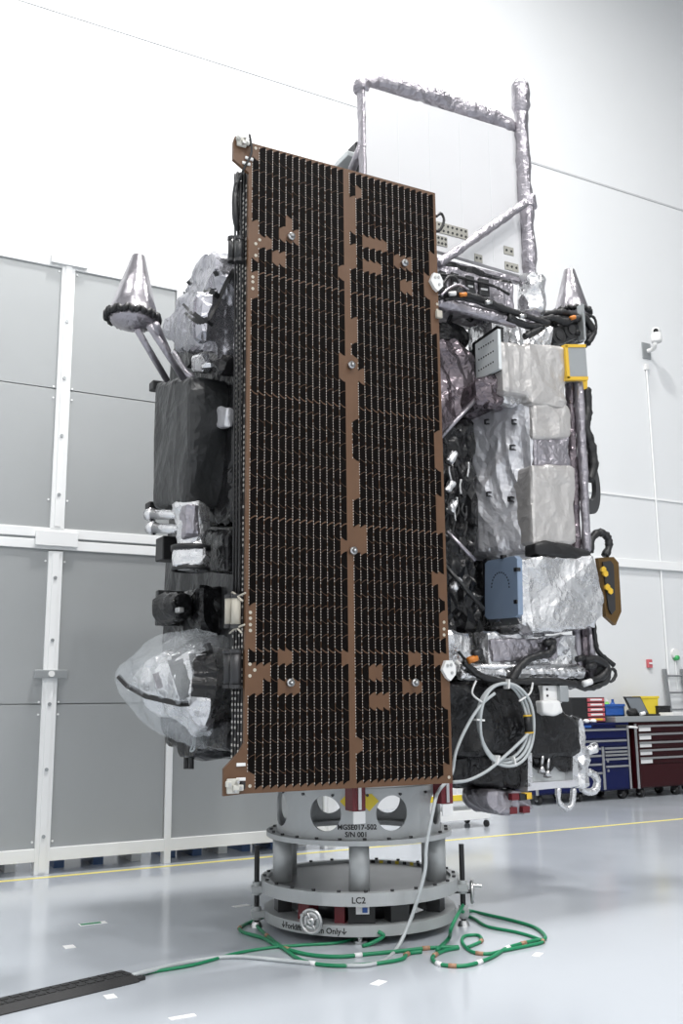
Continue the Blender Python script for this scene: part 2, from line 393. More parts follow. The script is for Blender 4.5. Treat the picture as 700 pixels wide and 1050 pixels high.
# equipment between lower and middle rings
def radial_box(bm,a,r,w,d,z0,z1):
    c=pol(r,a,(z0+z1)/2); e=pol(1,a,0); tn=Vector((-e.y,e.x,0)); obox(bm,c,tn*w/2,e*d/2,Vector((0,0,(z1-z0)/2)))
for a,w,m,nm in ((-.66,.10,'red','jack_unit'),(-.22,.07,'red','jack_unit'),(.02,.18,'black','control_box'),(.45,.14,'dark_steel','jack_unit'),(1.2,.12,'dark_steel','jack_unit'),(-1.25,.12,'dark_steel','jack_unit'),(2.2,.2,'dark_steel','jack_unit'),(-2.2,.2,'dark_steel','jack_unit'),(PI,.2,'dark_steel','jack_unit')):
    bm=B(); radial_box(bm,a,.58,w,.1,.125,.27); q=obj(nm,bm,m,stand)
    if nm=='control_box':
        bm=B(); radial_box(bm,.03,.632,.09,.004,.185,.235); obj('sticker',bm,'white_label',q)
        bm=B(); radial_box(bm,.055,.635,.035,.004,.195,.228); obj('sticker',bm,'bright_blue',q)
bm=B(); cyl(bm,(0,0,.06),(0,0,.25),.4,40); obj('core',bm,'dark_steel',stand,True)
for a in (-1.42,1.42,PI):                    # levelling jacks
    p=pol(.755,a,0); e=pol(1,a,0); tn=Vector((-e.y,e.x,0))
    bm=B(); cyl(bm,p+Vector((0,0,.03)),p+Vector((0,0,.56)),.019,12); rod=obj('threaded_rod',bm,'black',stand)
    for z in (.26,.09):
        bm=B(); obox(bm,p-e*.02+Vector((0,0,z)),tn*.045,e*.06,Vector((0,0,.022))); cyl(bm,p+Vector((0,0,z-.04)),p+Vector((0,0,z+.05)),.032,12); obj('rod_clamp',bm,'stand_grey',stand)
    bm=B(); cyl(bm,p+Vector((0,0,0)),p+Vector((0,0,.035)),.045,16,.03); obj('foot',bm,'steel',stand)
for a in (0,2.1,-2.1):
    p=pol(.62,a,0); bm=B(); cyl(bm,p,p+Vector((0,0,.02)),.05,16); cyl(bm,p+Vector((0,0,.02)),p+Vector((0,0,.06)),.018,10); obj('foot',bm,'steel',stand)
def wheel(c, axis, R_):
    c=Vector(c); axis=Vector(axis).normalized(); rot=axis.to_track_quat('Z','Y').to_matrix().to_4x4(); mm=Matrix.Translation(c)@rot
    bm=B()
    lathe(bm,[(R_*math.sqrt(1)*1.0+.012*math.cos(t)-.012,.012*math.sin(t)) for t in [2*PI*i/8 for i in range(8)]],(0,0,0),32)
    lathe(bm,[(.0001,-.01),(.028,-.01),(.028,.018),(.0001,.018)],(0,0,0),16)
    for k in range(4):
        t=PI/2*k+.5; cyl(bm,(0,0,0),(R_*.9*math.cos(t),R_*.9*math.sin(t),0),.009,8)
    lathe(bm,[(R_*.3,-.004),(R_*.78,-.004),(R_*.78,.001),(R_*.3,.001)],(0,0,0),24)
    bm.transform(mm); hw=obj('handwheel',bm,'steel',stand,True)
    h=mm@Vector((R_*.7*math.cos(2.2),R_*.7*math.sin(2.2),0)); bm=B(); cyl(bm,h,h+axis*.07,.012,10); obj('crank_knob',bm,'steel',hw)
    bm=B(); cyl(bm,c-axis*.16,c,.014,10); obj('wheel_shaft',bm,'dark_steel',hw)
wheel(pol(.77,-.435,.155), pol(1,-.435,0), .085)
wheel(pol(.82,1.5,.22), pol(1,1.5,0)+Vector((0,0,.0)), .085)
# red clamp brackets with white tags at the drum top
for px_,py_,Yc in ((366,822,-.70),(456,815,-.62)):
    c=PY(px_,py_,Yc)
    bm=B(); box(bm,c.x-.05,c.x+.05,Yc-.03,Yc+.08,c.z-.06,c.z+.12,.006); cl=obj('clamp_bracket',bm,'red',stand)
    bm=B(); box(bm,c.x-.012,c.x+.012,Yc-.04,Yc-.03,c.z-.05,c.z+.11); obj('clamp_rib',bm,'steel',cl)
    bm=B(); box(bm,c.x-.045,c.x+.045,Yc-.032,Yc-.02,c.z-.14,c.z-.06,.002); obj('white_tag',bm,'white_label',cl)
for a in (-.1,.12):
    bm=B(); p=pol(.614,a,.915); e=pol(1,a,0); tn=Vector((-e.y,e.x,0)); s=.042
    obox(bm,p,(tn+Vector((0,0,1)))*s/1.0*.8,e*.002,(-tn+Vector((0,0,1)))*s*.8); obj('warning_sticker',bm,'yellow',stand)

# ================================================================== SATELLITE
sat=thing('satellite','large satellite wrapped in silver and black foil with a folded brown solar panel','satellite',(.2,.2,1.06))
YF=-.90
# ---- solar panel (front one carries the cells)
pts=[(241.3,139.3),(256,146),(446,198),(464,803),(250,814),(229.3,816.5),(229.5,788.6),(245.4,771.4),(250.6,762),(255.2,177),(239.3,163),(239.6,144.7)]
bm=B(); prismY(bm,pts,YF,.028); panel=obj('solar_panel',bm,'substrate',sat)
PXL,PXR=-1.312,.233
PZB,PZT=1.04,5.41
wL=(PY(254.6,650,YF).x, PY(357,650,YF).x); wR=(PY(363.5,650,YF).x, PY(457,650,YF).x)
rects=[(250,140,266,158),(252,230,266,262),(250,277,266,302),(260,242,281,255),(279,255,292,271),(292,226,300,240),(287,237,306,251),
 (355,204,363,243),(361,196,368,210),(355,252,363,275),(345,270,356,286),(374,246,394,259),(375,268,388,282),(405,264,424,277),(411,289,425,301),
 (439,258,448,282),(436,280,451,306),(443,306,451,342),(356,333,368,345),(358,340,366,358),(347,366,370,385),(356,384,365,432),(366,384,372,396),(356,466,366,509),
 (348,557,373,573),(365,546,373,558),(446,442,456,484),(448,514,457,553),(445,590,453,600),(450,598,457,614),
 (250,622,262,672),(250,674,268,708),(266,677,277,695),(284,665,300,680),(285,691,307,706),(350,663,364,680),(357,674,367,712),(357,722,368,762),(363,760,375,778),
 (380,679,395,693),(381,708,402,721),(420,665,434,680),(415,691,434,706),(453,630,462,656),(447,664,464,690),(452,690,464,720),(455,786,464,806),(250,797,260,812)]
breaks=[]                                   # string boundaries (wider joints)
pitch=.0938; sl=.026; gapz=.0022; z0=1.075; NR=46
bz=[z0+k*pitch for k in range(NR+1)]
cellm={}
def bound(k,t):
    h=sl*math.sin(t*PI/2)-sl/2
    return h if k%2==0 else -h
def cell_mesh(kpar, wcol, gt, gb):
    key=(kpar,round(wcol,5),gt,gb)
    if key in cellm: return cellm[key]
    T=[0,.3,.65,1]; xs_=[-wcol/2+.0025+(wcol-.005)*t for t in T]
    lo=[(x,-pitch/2+bound(kpar,t)+gb) for x,t in zip(xs_,T)]; hi=[(x,pitch/2+bound(kpar+1,t)-gt) for x,t in zip(xs_,T)]
    loop=lo+hi[::-1]; b=bmesh.new()
    A=[b.verts.new((x,-.002,z)) for x,z in loop]; Bq=[b.verts.new((x,0,z)) for x,z in loop]; b.faces.new(A)
    for i in range(len(A)): b.faces.new((A[i],A[(i+1)%len(A)],Bq[(i+1)%len(A)],Bq[i]))
    bmesh.ops.recalc_face_normals(b,faces=b.faces)
    me=bpy.data.meshes.new('solar_cell'); b.to_mesh(me); b.free(); me.materials.append(M['cell']); cellm[key]=me; return me
cells=[]; dots=[]
for (xa,xb) in (wL,wR):
    wc=(xb-xa)/14
    for ccol in range(14):
        xc=xa+wc*(ccol+.5)
        for k in range(NR):
            zc_=(bz[k]+bz[k+1])/2; x_,y_=proj((xc,YF,zc_))
            hp=(proj((xc,YF,zc_-pitch/2))[1]-proj((xc,YF,zc_+pitch/2))[1])/2
            if any(r0<=x_<=r2 and ((r1<=y_<=r3) if r3-r1>17 else abs(y_-(r1+r3)/2)<=hp) for r0,r1,r2,r3 in rects): continue
            gb=0.0045 if k in (9,18,27,36) else gapz; gt=0.0045 if k+1 in (9,18,27,36) else gapz
            depth=(R3T@(Vector((xc,YF,zc_))-CAM)).z
            cells.append((depth,cell_mesh(k%2,wc,gt,gb),(xc,YF,zc_)))
            dots.append((xa+wc*ccol,zc_))
cells.sort(key=lambda q:q[0])
for d,me,loc in cells[:300]: inst(me,'solar_cell',panel,loc)
bm=B()
for d,me,loc in cells[300:]:
    vs=[bm.verts.new(v.co+Vector(loc)) for v in me.vertices]
    for p in me.polygons: bm.faces.new([vs[i] for i in p.vertices])
obj('solar_cell_field',bm,'cell',panel,kind='stuff')
bm=B()
for x,zc_ in dots:
    for j in range(5):
        z=zc_-pitch/2+pitch*(j+.5)/5
        if random.random()<.12: continue
        box(bm,x-.0016,x+.0016,YF-.003,YF,z-.0045,z+.0045)
obj('interconnect_tabs',bm,'interconnect',panel,kind='stuff')
for x,y in ((297.5,243.5),(413.5,270.5),(359,375),(361,565),(296.5,700),(424,700)):    # hold-down studs
    c=PY(x,y,YF); bm=B(); cyl(bm,c,c+Vector((0,-.03,0)),.026,14); cyl(bm,c+Vector((0,-.03,0)),c+Vector((0,-.05,0)),.018,12,.006); obj('hold_down_stud',bm,'steel',panel,True)
for x,y in ((256.5,628),(256.5,634),(256.5,640.5),(256.5,646.5),(256,681),(261,687),(256,693),(262,250),(266,246),(262,262),(259,284),(259,289),(259,296),(455,638),(455,645),(455,651),(448,312),(448,318),(256,806),(460,797),(262,152)):
    c=PY(x,y,YF); bm=B(); cyl(bm,c,c+Vector((0,-.003,0)),.011,10); obj('insert',bm,'beige',panel)
# corner and edge fittings
for x,y,s in ((247,146,.034),(238,806,.04)):
    c=PY(x,y,YF); bm=B(); box(bm,c.x-s,c.x+s,YF-.022,YF,c.z-s*1.1,c.z+s*1.1,.006); box(bm,c.x-s*.2,c.x+s*1.5,YF-.04,YF-.012,c.z-s*.7,c.z+s*.2,.006); box(bm,c.x-s*1.3,c.x-s*.4,YF-.045,YF-.01,c.z-s*.1,c.z+s*.8,.006)
    hb=obj('corner_fitting',bm,'beige_white',panel)
    for dx,dz in ((-.85,.35),(.1,-.7),(.5,.6),(1.0,-.25)):
        bm=B(); q_=V((c.x+s*dx,YF-.05,c.z+s*dz)); cyl(bm,q_,q_+V((0,.05,0)),.009,8); obj('bolt',bm,'steel',hb)
    bm=B(); box(bm,c.x+s*1.2,c.x+s*1.9,YF-.03,YF,c.z-s*.5,c.z+s*.6,.006); obj('bolt_block',bm,'black',hb)
for x,y in ((445.5,290),(458,687)):
    c=PY(x,y,YF); bm=B(); poly=[(-.055,0),(-.025,.065),(.03,.065),(.055,.02),(.055,-.03),(.01,-.075),(-.02,-.055)]
    prism(bm,[(c.x+a_,YF-.03,c.z+b_) for a_,b_ in poly],(0,.03,0)); e_=obj('edge_fitting',bm,'white_plastic',panel)
    for a_,b_ in ((-.015,.03),(.02,-.02),(.015,.035)):
        bm=B(); cyl(bm,(c.x+a_,YF-.036,c.z+b_),(c.x+a_,YF-.03,c.z+b_),.011,8); obj('bolt',bm,'steel',e_)
c=PY(448,323,YF); bm=B(); box(bm,c.x-.02,c.x+.03,YF-.03,YF,c.z-.03,c.z+.03,.006); obj('connector_block',bm,'beige',panel)
for x,y in ((246.5,784),(246.5,799),(255,163),(252,168)):
    c=PY(x,y,YF); bm=B(); box(bm,c.x-.03,c.x+.03,YF-.012,YF,c.z-.01,c.z+.01,.003); obj('cable_clip',bm,'white_plastic',panel)
bm=B(); tube(bm,[PY(254,140,YF)+Vector((0,-.03,0)),PY(256,158,YF)+Vector((0,-.03,0)),PY(250,172,YF)+Vector((0,-.02,.0)),PY(247,182,YF)+Vector((0,.03,0))],.008,6); obj('wire',bm,'black',panel,True)
# ---- the panels folded behind it
for i in range(4):
    y0=YF+.048+i*.05
    bm=B(); box(bm,PXL+.005,PXR-.012,y0,y0+.026,PZB+.04,PZT-.12-i*.02); sp=obj('folded_panel',bm,'edge_black',sat)
    bm=B()
    z=PZB+.1
    while z<PZT-.3:
        if random.random()<.8: box(bm,PXL+.001,PXL+.005,y0+.004,y0+.018,z,z+.016)
        z+=.036
    obj('edge_inserts',bm,'interconnect',sp,kind='stuff')
    bm=B(); box(bm,PXR-.012,PXR-.002,y0,y0+.026,PZB+.04,PZT-.13); obj('edge_foil',bm,'mauve_foil',sp)
def hinge(px_,py_,h,m,n=2,r=.03):
    for k in range(n):
        c=PX(px_+k*7,py_,PXL-.04)
        bm=B(); cyl(bm,c-Vector((0,0,h/2)),c+Vector((0,0,h/2)),r,14); hb=obj('hinge_barrel',bm,m,sat,True)
        for zz in (-h/2,h/2):
            bm=B(); cyl(bm,c+Vector((0,0,zz-.012)),c+Vector((0,0,zz+.012)),r*1.12,14); obj('collar',bm,'dark_steel',hb)
hinge(238,256,.16,'charcoal_foil'); hinge(235,627,.19,'beige'); hinge(234.5,686,.22,'dark_steel',2,.036)
for k,x in enumerate((241,244,247)):
    bm=B(); tube(bm,[PX(x,178+k*4,PXL-.015),PX(x-1,205,PXL-.03),PX(x,240,PXL-.02),PX(x-.5,400,PXL-.015),PX(x-2,610,PXL-.015)],.007,6); obj('cable',bm,'harness',sat,True)
bm=B(); tube(bm,[PX(245,178,PXL-.02),PX(241,200,PXL-.06),PX(241,222,PXL-.06),PX(244,236,PXL-.02)],.022,8); obj('cable_boot',bm,'charcoal_foil',sat,True)
for x,y in ((244,613),(243,645)):
    c=PX(x,y,PXL-.02); bm=B(); tube(bm,[c+Vector((.0,-.12,.02)),c+Vector((-.02,-.02,0)),c+Vector((-.01,.1,-.02))],.006,6); tube(bm,[c+Vector((-.01,-.1,-.03)),c+Vector((-.03,0,.03)),c+Vector((-.01,.08,.04))],.006,6); obj('lacing',bm,'beige',sat)

# ---- main body under black foil
bm=B()
box(bm,-1.12,.28,-.52,1.27,1.35,4.62)
foil('body_blanket',bm,'charcoal_foil',sat,.05,.055,3.2,1,(1,1,.45),label='charcoal foil blanket over the main body')
bm=B(); cyl(bm,(0,0,1.06),(0,0,1.4),.56,40,.75); obj('launch_ring',bm,'black_foil',sat,True)
bm=B(); box(bm,.62,1.95,.36,1.0,1.7,4.75); foil('earth_deck',bm,'black_foil',sat,.05,.04,4,2)
V=Vector
# ---- left side
def onsurf(o):
    me=o.data; c=WL[o.name]; t=BVHTree.FromPolygons([v.co+c for v in me.vertices],[tuple(p.vertices) for p in me.polygons])
    def f(x,y,back=None):
        d=ray(x,y).normalized(); h=t.ray_cast(CAM,d)
        return h[0]-d*.006 if h[0] else (back if back is not None else None)
    return f
def strip(name,o,px,w,parent,m,n=6,th=.006):           # tape laid over a wrapped surface
    f=onsurf(o); P_=[]
    for a,b in zip(px,px[1:]):
        for k in range(n): P_.append((a[0]+(b[0]-a[0])*k/n,a[1]+(b[1]-a[1])*k/n))
    P_=[f(*q) for q in P_+[px[-1]]]; P_=[p for p in P_ if p]
    if len(P_)<3: return
    bm=B(); rows=[]
    for i,p in enumerate(P_):
        t=(P_[min(i+1,len(P_)-1)]-P_[max(i-1,0)]).normalized(); v=(CAM-p).normalized(); s_=t.cross(v).normalized()*w/2
        rows.append([bm.verts.new(p+s_),bm.verts.new(p-s_),bm.verts.new(p-s_-v*th),bm.verts.new(p+s_-v*th)])
    for A,Bq in zip(rows,rows[1:]):
        for i in range(4): bm.faces.new((A[i],A[(i+1)%4],Bq[(i+1)%4],Bq[i]))
    bm.faces.new(rows[0]); bm.faces.new(rows[-1][::-1])
    return obj(name,bm,m,parent)
bm=B(); prismX(bm,[(246,262),(229,258),(214,259),(202,269),(192,284),(189,302),(172,317),(165,330),(169,346),(178,356),(205,360),(246,352)],-1.40,.5)
prismX(bm,[(246,262),(229,268),(214,280),(205,295),(195,318),(190,335),(205,345),(246,340)],-1.55,.3)
bag=foil('bagged_reflector',bm,'grey_bag',sat,.035,.085,3.4,3,(1,1,.7),label='grey foil bag with black tape patches')
def patch(px,X,m,parent,name='tape_patch',th=.012):
    bm=B(); prismX(bm,px,X,th); return obj(name,bm,m,parent)
strip('tape_patch',bag,[(188,297),(196,290)],.055,bag,'black'); strip('tape_patch',bag,[(209,297),(224,306)],.06,bag,'black'); strip('tape_patch',bag,[(220,283),(224,281)],.06,bag,'black')
strip('seam_tape',bag,[(240,276),(232,290),(222,312),(214,326),(204,332)],.03,bag,'black'); strip('seam_tape',bag,[(188,311),(195,319),(206,327),(218,334)],.03,bag,'black'); strip('seam_tape',bag,[(190,320),(198,327),(204,331)],.03,bag,'black')
# cone antenna on two struts
def cone(c,r,h,rt,label,tilt=0):
    rot=Matrix.Rotation(tilt,4,'Y'); T_=Matrix.Translation(c)@rot
    bm=B(); n=40
    lathe(bm,[(r,0),(r*.97,.02),(rt,h),(.0001,h+.004),(.0001,h-.004),(rt*.85,h-.01),(r*.93,.0),(.0001,-.0)],(0,0,0),n)
    for v in bm.verts:
        a=math.atan2(v.co.y,v.co.x); v.co.x*=1+.008*math.sin(a*9); v.co.y*=1+.008*math.sin(a*9)
    bm.transform(T_); o=obj('cone_antenna',bm,'cone_foil',sat,True,label)
    bm=B(); 
    for k in range(28):
        a=2*PI*k/28; b_=2*PI*(k+1)/28
        for (aa,bb,zz) in ((a,b_,.018*(1 if k%2 else -1)),):
            tube(bm,[(r*1.03*math.cos(aa),r*1.03*math.sin(aa),zz),(r*1.03*math.cos(bb),r*1.03*math.sin(bb),-zz)],.022,6,0)
    bm.transform(T_); obj('cone_rim',bm,'black',o,True)
    bm=B(); lathe(bm,[(r*1.0,0),(r*.8,-.05),(.04,-.08),(.0001,-.085),(.0001,-.0)],(0,0,0),n); bm.transform(T_); obj('cone_base',bm,'mauve_foil',o,True)
    return o
lc=PX(136,326,-1.9)
cone(lc,.178,.47,.046,'silver foil cone on struts, left side',.06)
for p0,p1 in (((140,337),(171,390)),((153,334),(188,388)),((160,333),(172,360))):
    bm=B(); a=PX(*p0,-1.88); b=PX(*p1,-1.55); cyl(bm,a,b,.024,12); obj('strut',bm,'mauve_foil',sat,True)
bm=B(); tube(bm,[PX(178,362,-1.5),PX(190,380,-1.5),PX(200,392,-1.45),PX(206,415,-1.4),PX(207,430,-1.38)],.022,8); obj('strut',bm,'mauve_foil',sat,True)
# dark box
bm=B(); prismX(bm,[(160,392),(194,386),(196,400),(193,470),(188,519),(157,520),(158,450)],-1.52,.42)
bx_=foil('side_box',bm,'charcoal_foil',sat,.03,.035,4,4,(1,1,.5),label='charcoal foil wrapped box with corner lugs')
for x,y in ((160,396),(156,520)):
    c=PX(x,y,-1.5); bm=B(); box(bm,c.x-.04,c.x+.06,c.y-.05,c.y+.06,c.z-.035,c.z+.035,.01); obj('corner_lug',bm,'black',bx_)
bm=B(); prismX(bm,[(198,365),(240,360),(240,535),(205,535),(195,500),(200,440),(205,405)],-1.25,.2)
foil('black_blanket',bm,'black_foil',sat,.03,.07,4,5,(1,1,.5))
bm=B(); prismX(bm,[(188,352),(240,350),(240,372),(215,378),(196,372),(188,380)],-1.4,.3); foil('upper_blanket',bm,'black_foil',sat,.035,.05,4,6)
bm=B(); prismX(bm,[(196,365),(206,362),(210,372),(205,382),(196,380)],-1.45,.08); foil('foil_wrap',bm,'silver_foil',sat,.02,.02,8,7)
bm=B(); prismX(bm,[(219,418),(238,415),(238,435),(221,437),(216,430)],-1.32,.05); foil('foil_wrap',bm,'smooth_foil',sat,.016,.03,8,8)
bm=B(); tube(bm,[PX(205,458,-1.4),PX(202,475,-1.4),PX(200,490,-1.4)],.013,6); obj('white_tube',bm,'white_plastic',sat,True)
# silver wrapped nozzle device
bm=B(); a=PX(196,542,-1.5); cyl(bm,a+V((0,0,.16)),a+V((0,0,-.14)),.13,20,.09); cyl(bm,a+V((0,0,-.13)),a+V((0,0,-.27)),.12,20)
dev=foil('wrapped_sensor',bm,'silver_foil',sat,.022,.04,6,9,label='silver foil wrapped sensor with side nozzles')
bm=B(); prism(bm,[a+V((-.10,-.02,.13)),a+V((-.10,-.16,.13)),a+V((-.08,-.13,-.06)),a+V((-.08,-.02,-.1))],(.1,0,0)); foil('sensor_hood',bm,'mauve_foil',dev,.015,.02,8,10)
for dz,l in ((.10,.24),(.0,.2)):
    bm=B(); p=a+V((-.02,.05,dz)); q=p+V((-.16,l,.03)); cyl(bm,p,q,.035,14); d=(q-p).normalized(); cyl(bm,q,q+d*.05,.05,14,.04); nz_=obj('nozzle',bm,'silver_foil',dev,True)
    bm=B(); cyl(bm,q+d*.05,q+d*.053,.033,14); obj('nozzle_mouth',bm,'black',nz_)
bm=B(); lathe(bm,[(.115,-.155),(.135,-.155),(.135,-.12),(.115,-.12)],a,24); lathe(bm,[(.11,-.29),(.13,-.29),(.13,-.265),(.11,-.265)],a,24); obj('clamp_band',bm,'black',dev,True)
c=PX(172,564,-1.35); bm=B(); box(bm,c.x-.08,c.x+.12,c.y-.12,c.y+.06,c.z-.09,c.z+.09,.01); obj('black_unit',bm,'black',sat)
bm=B(); prismX(bm,[(206,543),(239,541),(239,585),(209,586)],-1.32,.3); foil('black_unit',bm,'black_foil',sat,.025,.02,5,11)
# lower cup and bits
c=PX(186,622,-1.4); bm=B(); cyl(bm,c+V((0,-.04,0)),c+V((-.04,.22,0)),.085,20,.125); foil('foil_cup',bm,'black_foil',sat,.02,.03,6,12)
q=PX(161,622,-1.48); bm=B(); box(bm,q.x-.01,q.x+.2,q.y-.04,q.y+.02,q.z-.14,q.z+.12,.01); obj('cup_plate',bm,'charcoal_foil',sat)
bm=B(); prismX(bm,[(188,605),(205,602),(205,650),(180,658),(178,645)],-1.3,.2); foil('black_blanket',bm,'black_foil',sat,.03,.05,6,13)
c=PX(184,626,-1.5); bm=B(); box(bm,c.x-.02,c.x+.02,c.y-.04,c.y+.04,c.z-.015,c.z+.02,.006); obj('cup_latch',bm,'steel',sat)
# clear bag over a silver nozzle
apex=PX(119,690,-1.75); e0=PX(222,700,-1.25)
bm=B(); ax=(e0-apex); L_=ax.length; d=ax.normalized(); s1=d.orthogonal().normalized(); s2=d.cross(s1); rings=[]
prof=[(0,.008),(.2,.15),(.45,.29),(.7,.37),(.95,.385),(1.0,.30)]
def conebag(k,sx,seed):
    bm=B(); rr=[]
    for t,r in prof:
        p=apex+ax*t; rr.append([bm.verts.new(p+(s1*math.cos(2*PI*i/28)+s2*math.sin(2*PI*i/28))*r*k+V((0,0,-.06*t))) for i in range(28)])
    for A,Bq in zip(rr,rr[1:]):
        for i in range(28): bm.faces.new((A[i],A[(i+1)%28],Bq[(i+1)%28],Bq[i]))
    bm.faces.new(rr[0][::-1]); bm.faces.new(rr[-1]); return bm
bag2=foil('clear_bag',conebag(1,0,0),'clear_bag',sat,.022,.075,3.6,14,sm=1,label='clear plastic bag with black seam tape over a foil nozzle')
bm=conebag(.76,0,0); bm.transform(Matrix.Translation(ax*.11)); inner=foil('bagged_nozzle',bm,'silver_foil',bag2,.026,.10,4,15)
strip('dark_band',inner,[(178,672),(184,690),(192,715)],.10,bag2,'black'); strip('dark_band',inner,[(205,665),(210,690),(208,715)],.16,bag2,'black_foil'); strip('dark_band',inner,[(160,690),(165,705)],.05,bag2,'dark_mauve_foil')
strip('seam_tape',bag2,[(121,693),(130,703),(150,714),(185,722),(222,720)],.035,bag2,'black'); strip('seam_tape',bag2,[(212,660),(219,675),(222,700),(221,725),(216,738)],.045,bag2,'black')
bm=B(); prismX(bm,[(166,742),(239,740),(239,768),(205,766),(196,778),(182,776),(180,766),(167,764)],-1.3,.5); foil('lower_blanket',bm,'black_foil',sat,.03,.05,4,17,(1,1,.5))
for x in (191,196):
    bm=B(); c=PX(x,781,-1.25); cyl(bm,c+V((0,0,.08)),c+V((0,0,-.05)),.02,10); obj('connector',bm,'black',sat)
bm=B(); tube(bm,[PX(199,748,-1.34),PX(198,762,-1.36),PX(195,770,-1.36),PX(199,768,-1.36),PX(200,755,-1.34)],.006,6); obj('lanyard',bm,'hose',sat,True)

# ---- radiator panel and mast on top
YR=-.25
bm=B(); prismY(bm,[(374,88),(529,135),(536,283),(374,235)],YR,.05); rad=obj('radiator_panel',bm,'radiator_white',sat,label='white radiator panel with silver foil edging')
a=PY(374,88,YR); b=PY(529,135,YR); a2=PY(374,235,YR); b2=PY(536,283,YR)
for k in range(1,5):                         # panel tile joints
    x=a.x+(b.x-a.x)*k/5; bm=B(); box(bm,x-.003,x+.003,YR-.002,YR,a2.z,a.z-.03); obj('tile_joint',bm,'radiator_line',rad)
for x0,x1,y0,y1,nx,ny in ((447,479,227,238,7,2),(447,458,241,251,3,2),(486,494,260,268,2,1),(516,526,252,260,2,1),(517,531,268,276,3,1)):
    p=PY(x0,y0,YR); q=PY(x1,(y0+y1)/2+(x1-x0)*.13,YR); q.z=PY(x0,y1,YR).z; bm=B(); box(bm,p.x,q.x,YR-.006,YR,q.z,p.z); st_=obj('mounting_strip',bm,'strip_beige',rad)
    for i in range(nx):
        for j in range(ny):
            xx=p.x+(q.x-p.x)*(i+.5)/nx; zz=q.z+(p.z-q.z)*(j+.5)/ny
            bm=B(); cyl(bm,(xx,YR-.010,zz),(xx,YR-.006,zz),.011,8); obj('hole',bm,'dark_steel',st_)
bm=B(); pp=[PY(372,90,YR),PY(376,83,YR),PY(390,81,YR),PY(450,97,YR),PY(505,118,YR),PY(529,131,YR)]
for p_,q_ in zip(pp,pp[1:]): cyl(bm,p_+V((0,.05,0)),q_+V((0,.05,0)),.075,14)
foil('edge_wrap',bm,'mauve_foil',rad,.022,.035,7,20,label='crumpled silver foil along the top edge')
bm=B(); p_=PY(372,90,YR); q_=PY(372,240,YR); box(bm,p_.x-.012,p_.x+.022,YR-.005,YR+.09,q_.z,p_.z); foil('edge_wrap',bm,'mauve_foil',rad,.014,.012,7,21)
bm=B(); p_=PY(532,140,YR); q_=PY(538,285,YR); box(bm,p_.x-.03,p_.x+.03,YR-.02,YR+.08,q_.z-.05,p_.z); foil('edge_wrap',bm,'mauve_foil',rad,.02,.02,7,22)
bm=B(); p_=PY(455,266,YR); q_=PY(532,289,YR); box(bm,a.x,b2.x,YR-.01,YR+.06,p_.z-.04,p_.z+.0,.005); obj('lower_edge',bm,'mauve_foil',rad)
# stay brace on the left of the panel and the cover seen above the solar panel
p_=PY(352,182,.3); bm=B(); box(bm,p_.x+.02,p_.x+.26,.1,.5,p_.z-.2,p_.z+.26,.02); obj('top_cover',bm,'charcoal_foil',sat)
p_=PY(356,160,.12); bm=B(); box(bm,p_.x-.02,p_.x+.22,.08,.52,p_.z-.02,p_.z+.03,.008); obj('top_cover_lid',bm,'plate_white',sat)
bm=B(); cyl(bm,PY(360,176,YR+.2),PY(371,148,YR+.05),.035,12); obj('stay_brace',bm,'mauve_foil',sat,True)
# mast
YM=-.28
bm=B(); m0=PY(546,335,YM); m1=PY(533.5,115,YM); cyl(bm,m0,m1,.062,18); 
mast=foil('mast',bm,'mauve_foil',sat,.018,.03,6,23,label='tall foil wrapped mast with a capped tip')
bm=B(); h0=PY(534,118,YM); h1=PY(533,82,YM); cyl(bm,h0,h0.lerp(h1,.25),.05,18,.083); cyl(bm,h0.lerp(h1,.25),h0.lerp(h1,.85),.083,18,.078); cyl(bm,h0.lerp(h1,.8),h1,.078,18,.04); foil('mast_head',bm,'mauve_foil',mast,.018,.02,6,24)
bm=B(); p_=PY(540,208,YM); cyl(bm,p_+V((0,0,-.06)),p_+V((0,0,.06)),.085,18); foil('mast_collar',bm,'mauve_foil',mast,.018,.02,6,25)
bm=B(); p_=PY(545,300,YM); cyl(bm,p_+V((0,0,-.2)),p_+V((0,0,.14)),.115,18); foil('mast_foot',bm,'silver_foil',mast,.02,.04,6,26)
bm=B(); cyl(bm,PY(449,271,YR-.12),PY(539,208,YM-.09),.038,14); foil('diagonal_brace',bm,'mauve_foil',sat,.016,.012,8,27)
# electronics deck under the radiator
YE=-.35
bm=B(); prismY(bm,[(440,268),(527,290),(527,322),(440,306)],YE,.5); deck=foil('electronics_deck',bm,'mauve_foil',sat,.025,.025,5,28)
for x0,x1,y0 in ((451,457,277),(463,470,279),(478,486,282),(491,501,285)):
    bm=B(); prismY(bm,[(x0,y0),(x1,y0+2),(x1+1,y0+19),(x0+1,y0+17)],YE-.03,.02); eb=obj('electronics_module',bm,'charcoal_foil',deck)
    bm=B(); prismY(bm,[(x0+2,y0+10),(x1-1,y0+11),(x1-1,y0+13),(x0+2,y0+12)],YE-.034,.004); obj('module_label',bm,'white_label',eb)
bm=B(); prismY(bm,[(440,262),(495,277),(526,290),(526,297),(500,291),(440,272)],YE+.02,.3); foil('deck_blanket',bm,'black_foil',sat,.025,.03,7,29)
def cable(pts,r,parent=sat,m='harness',name='harness',n=6,wob=.35): 
    bm=B(); tube(bm,pts,r,8,n,wob=wob); return obj(name,bm,m,parent,True)
def cy(pts,Y,r,**k): return cable([PY(x,y,Y) for x,y in pts],r,**k)
cy([(447,281),(465,283),(485,288),(505,293),(522,302)],YE-.06,.012)
cy([(447,222),(452,219),(455,226),(451,236),(446,237)],-.5,.012)
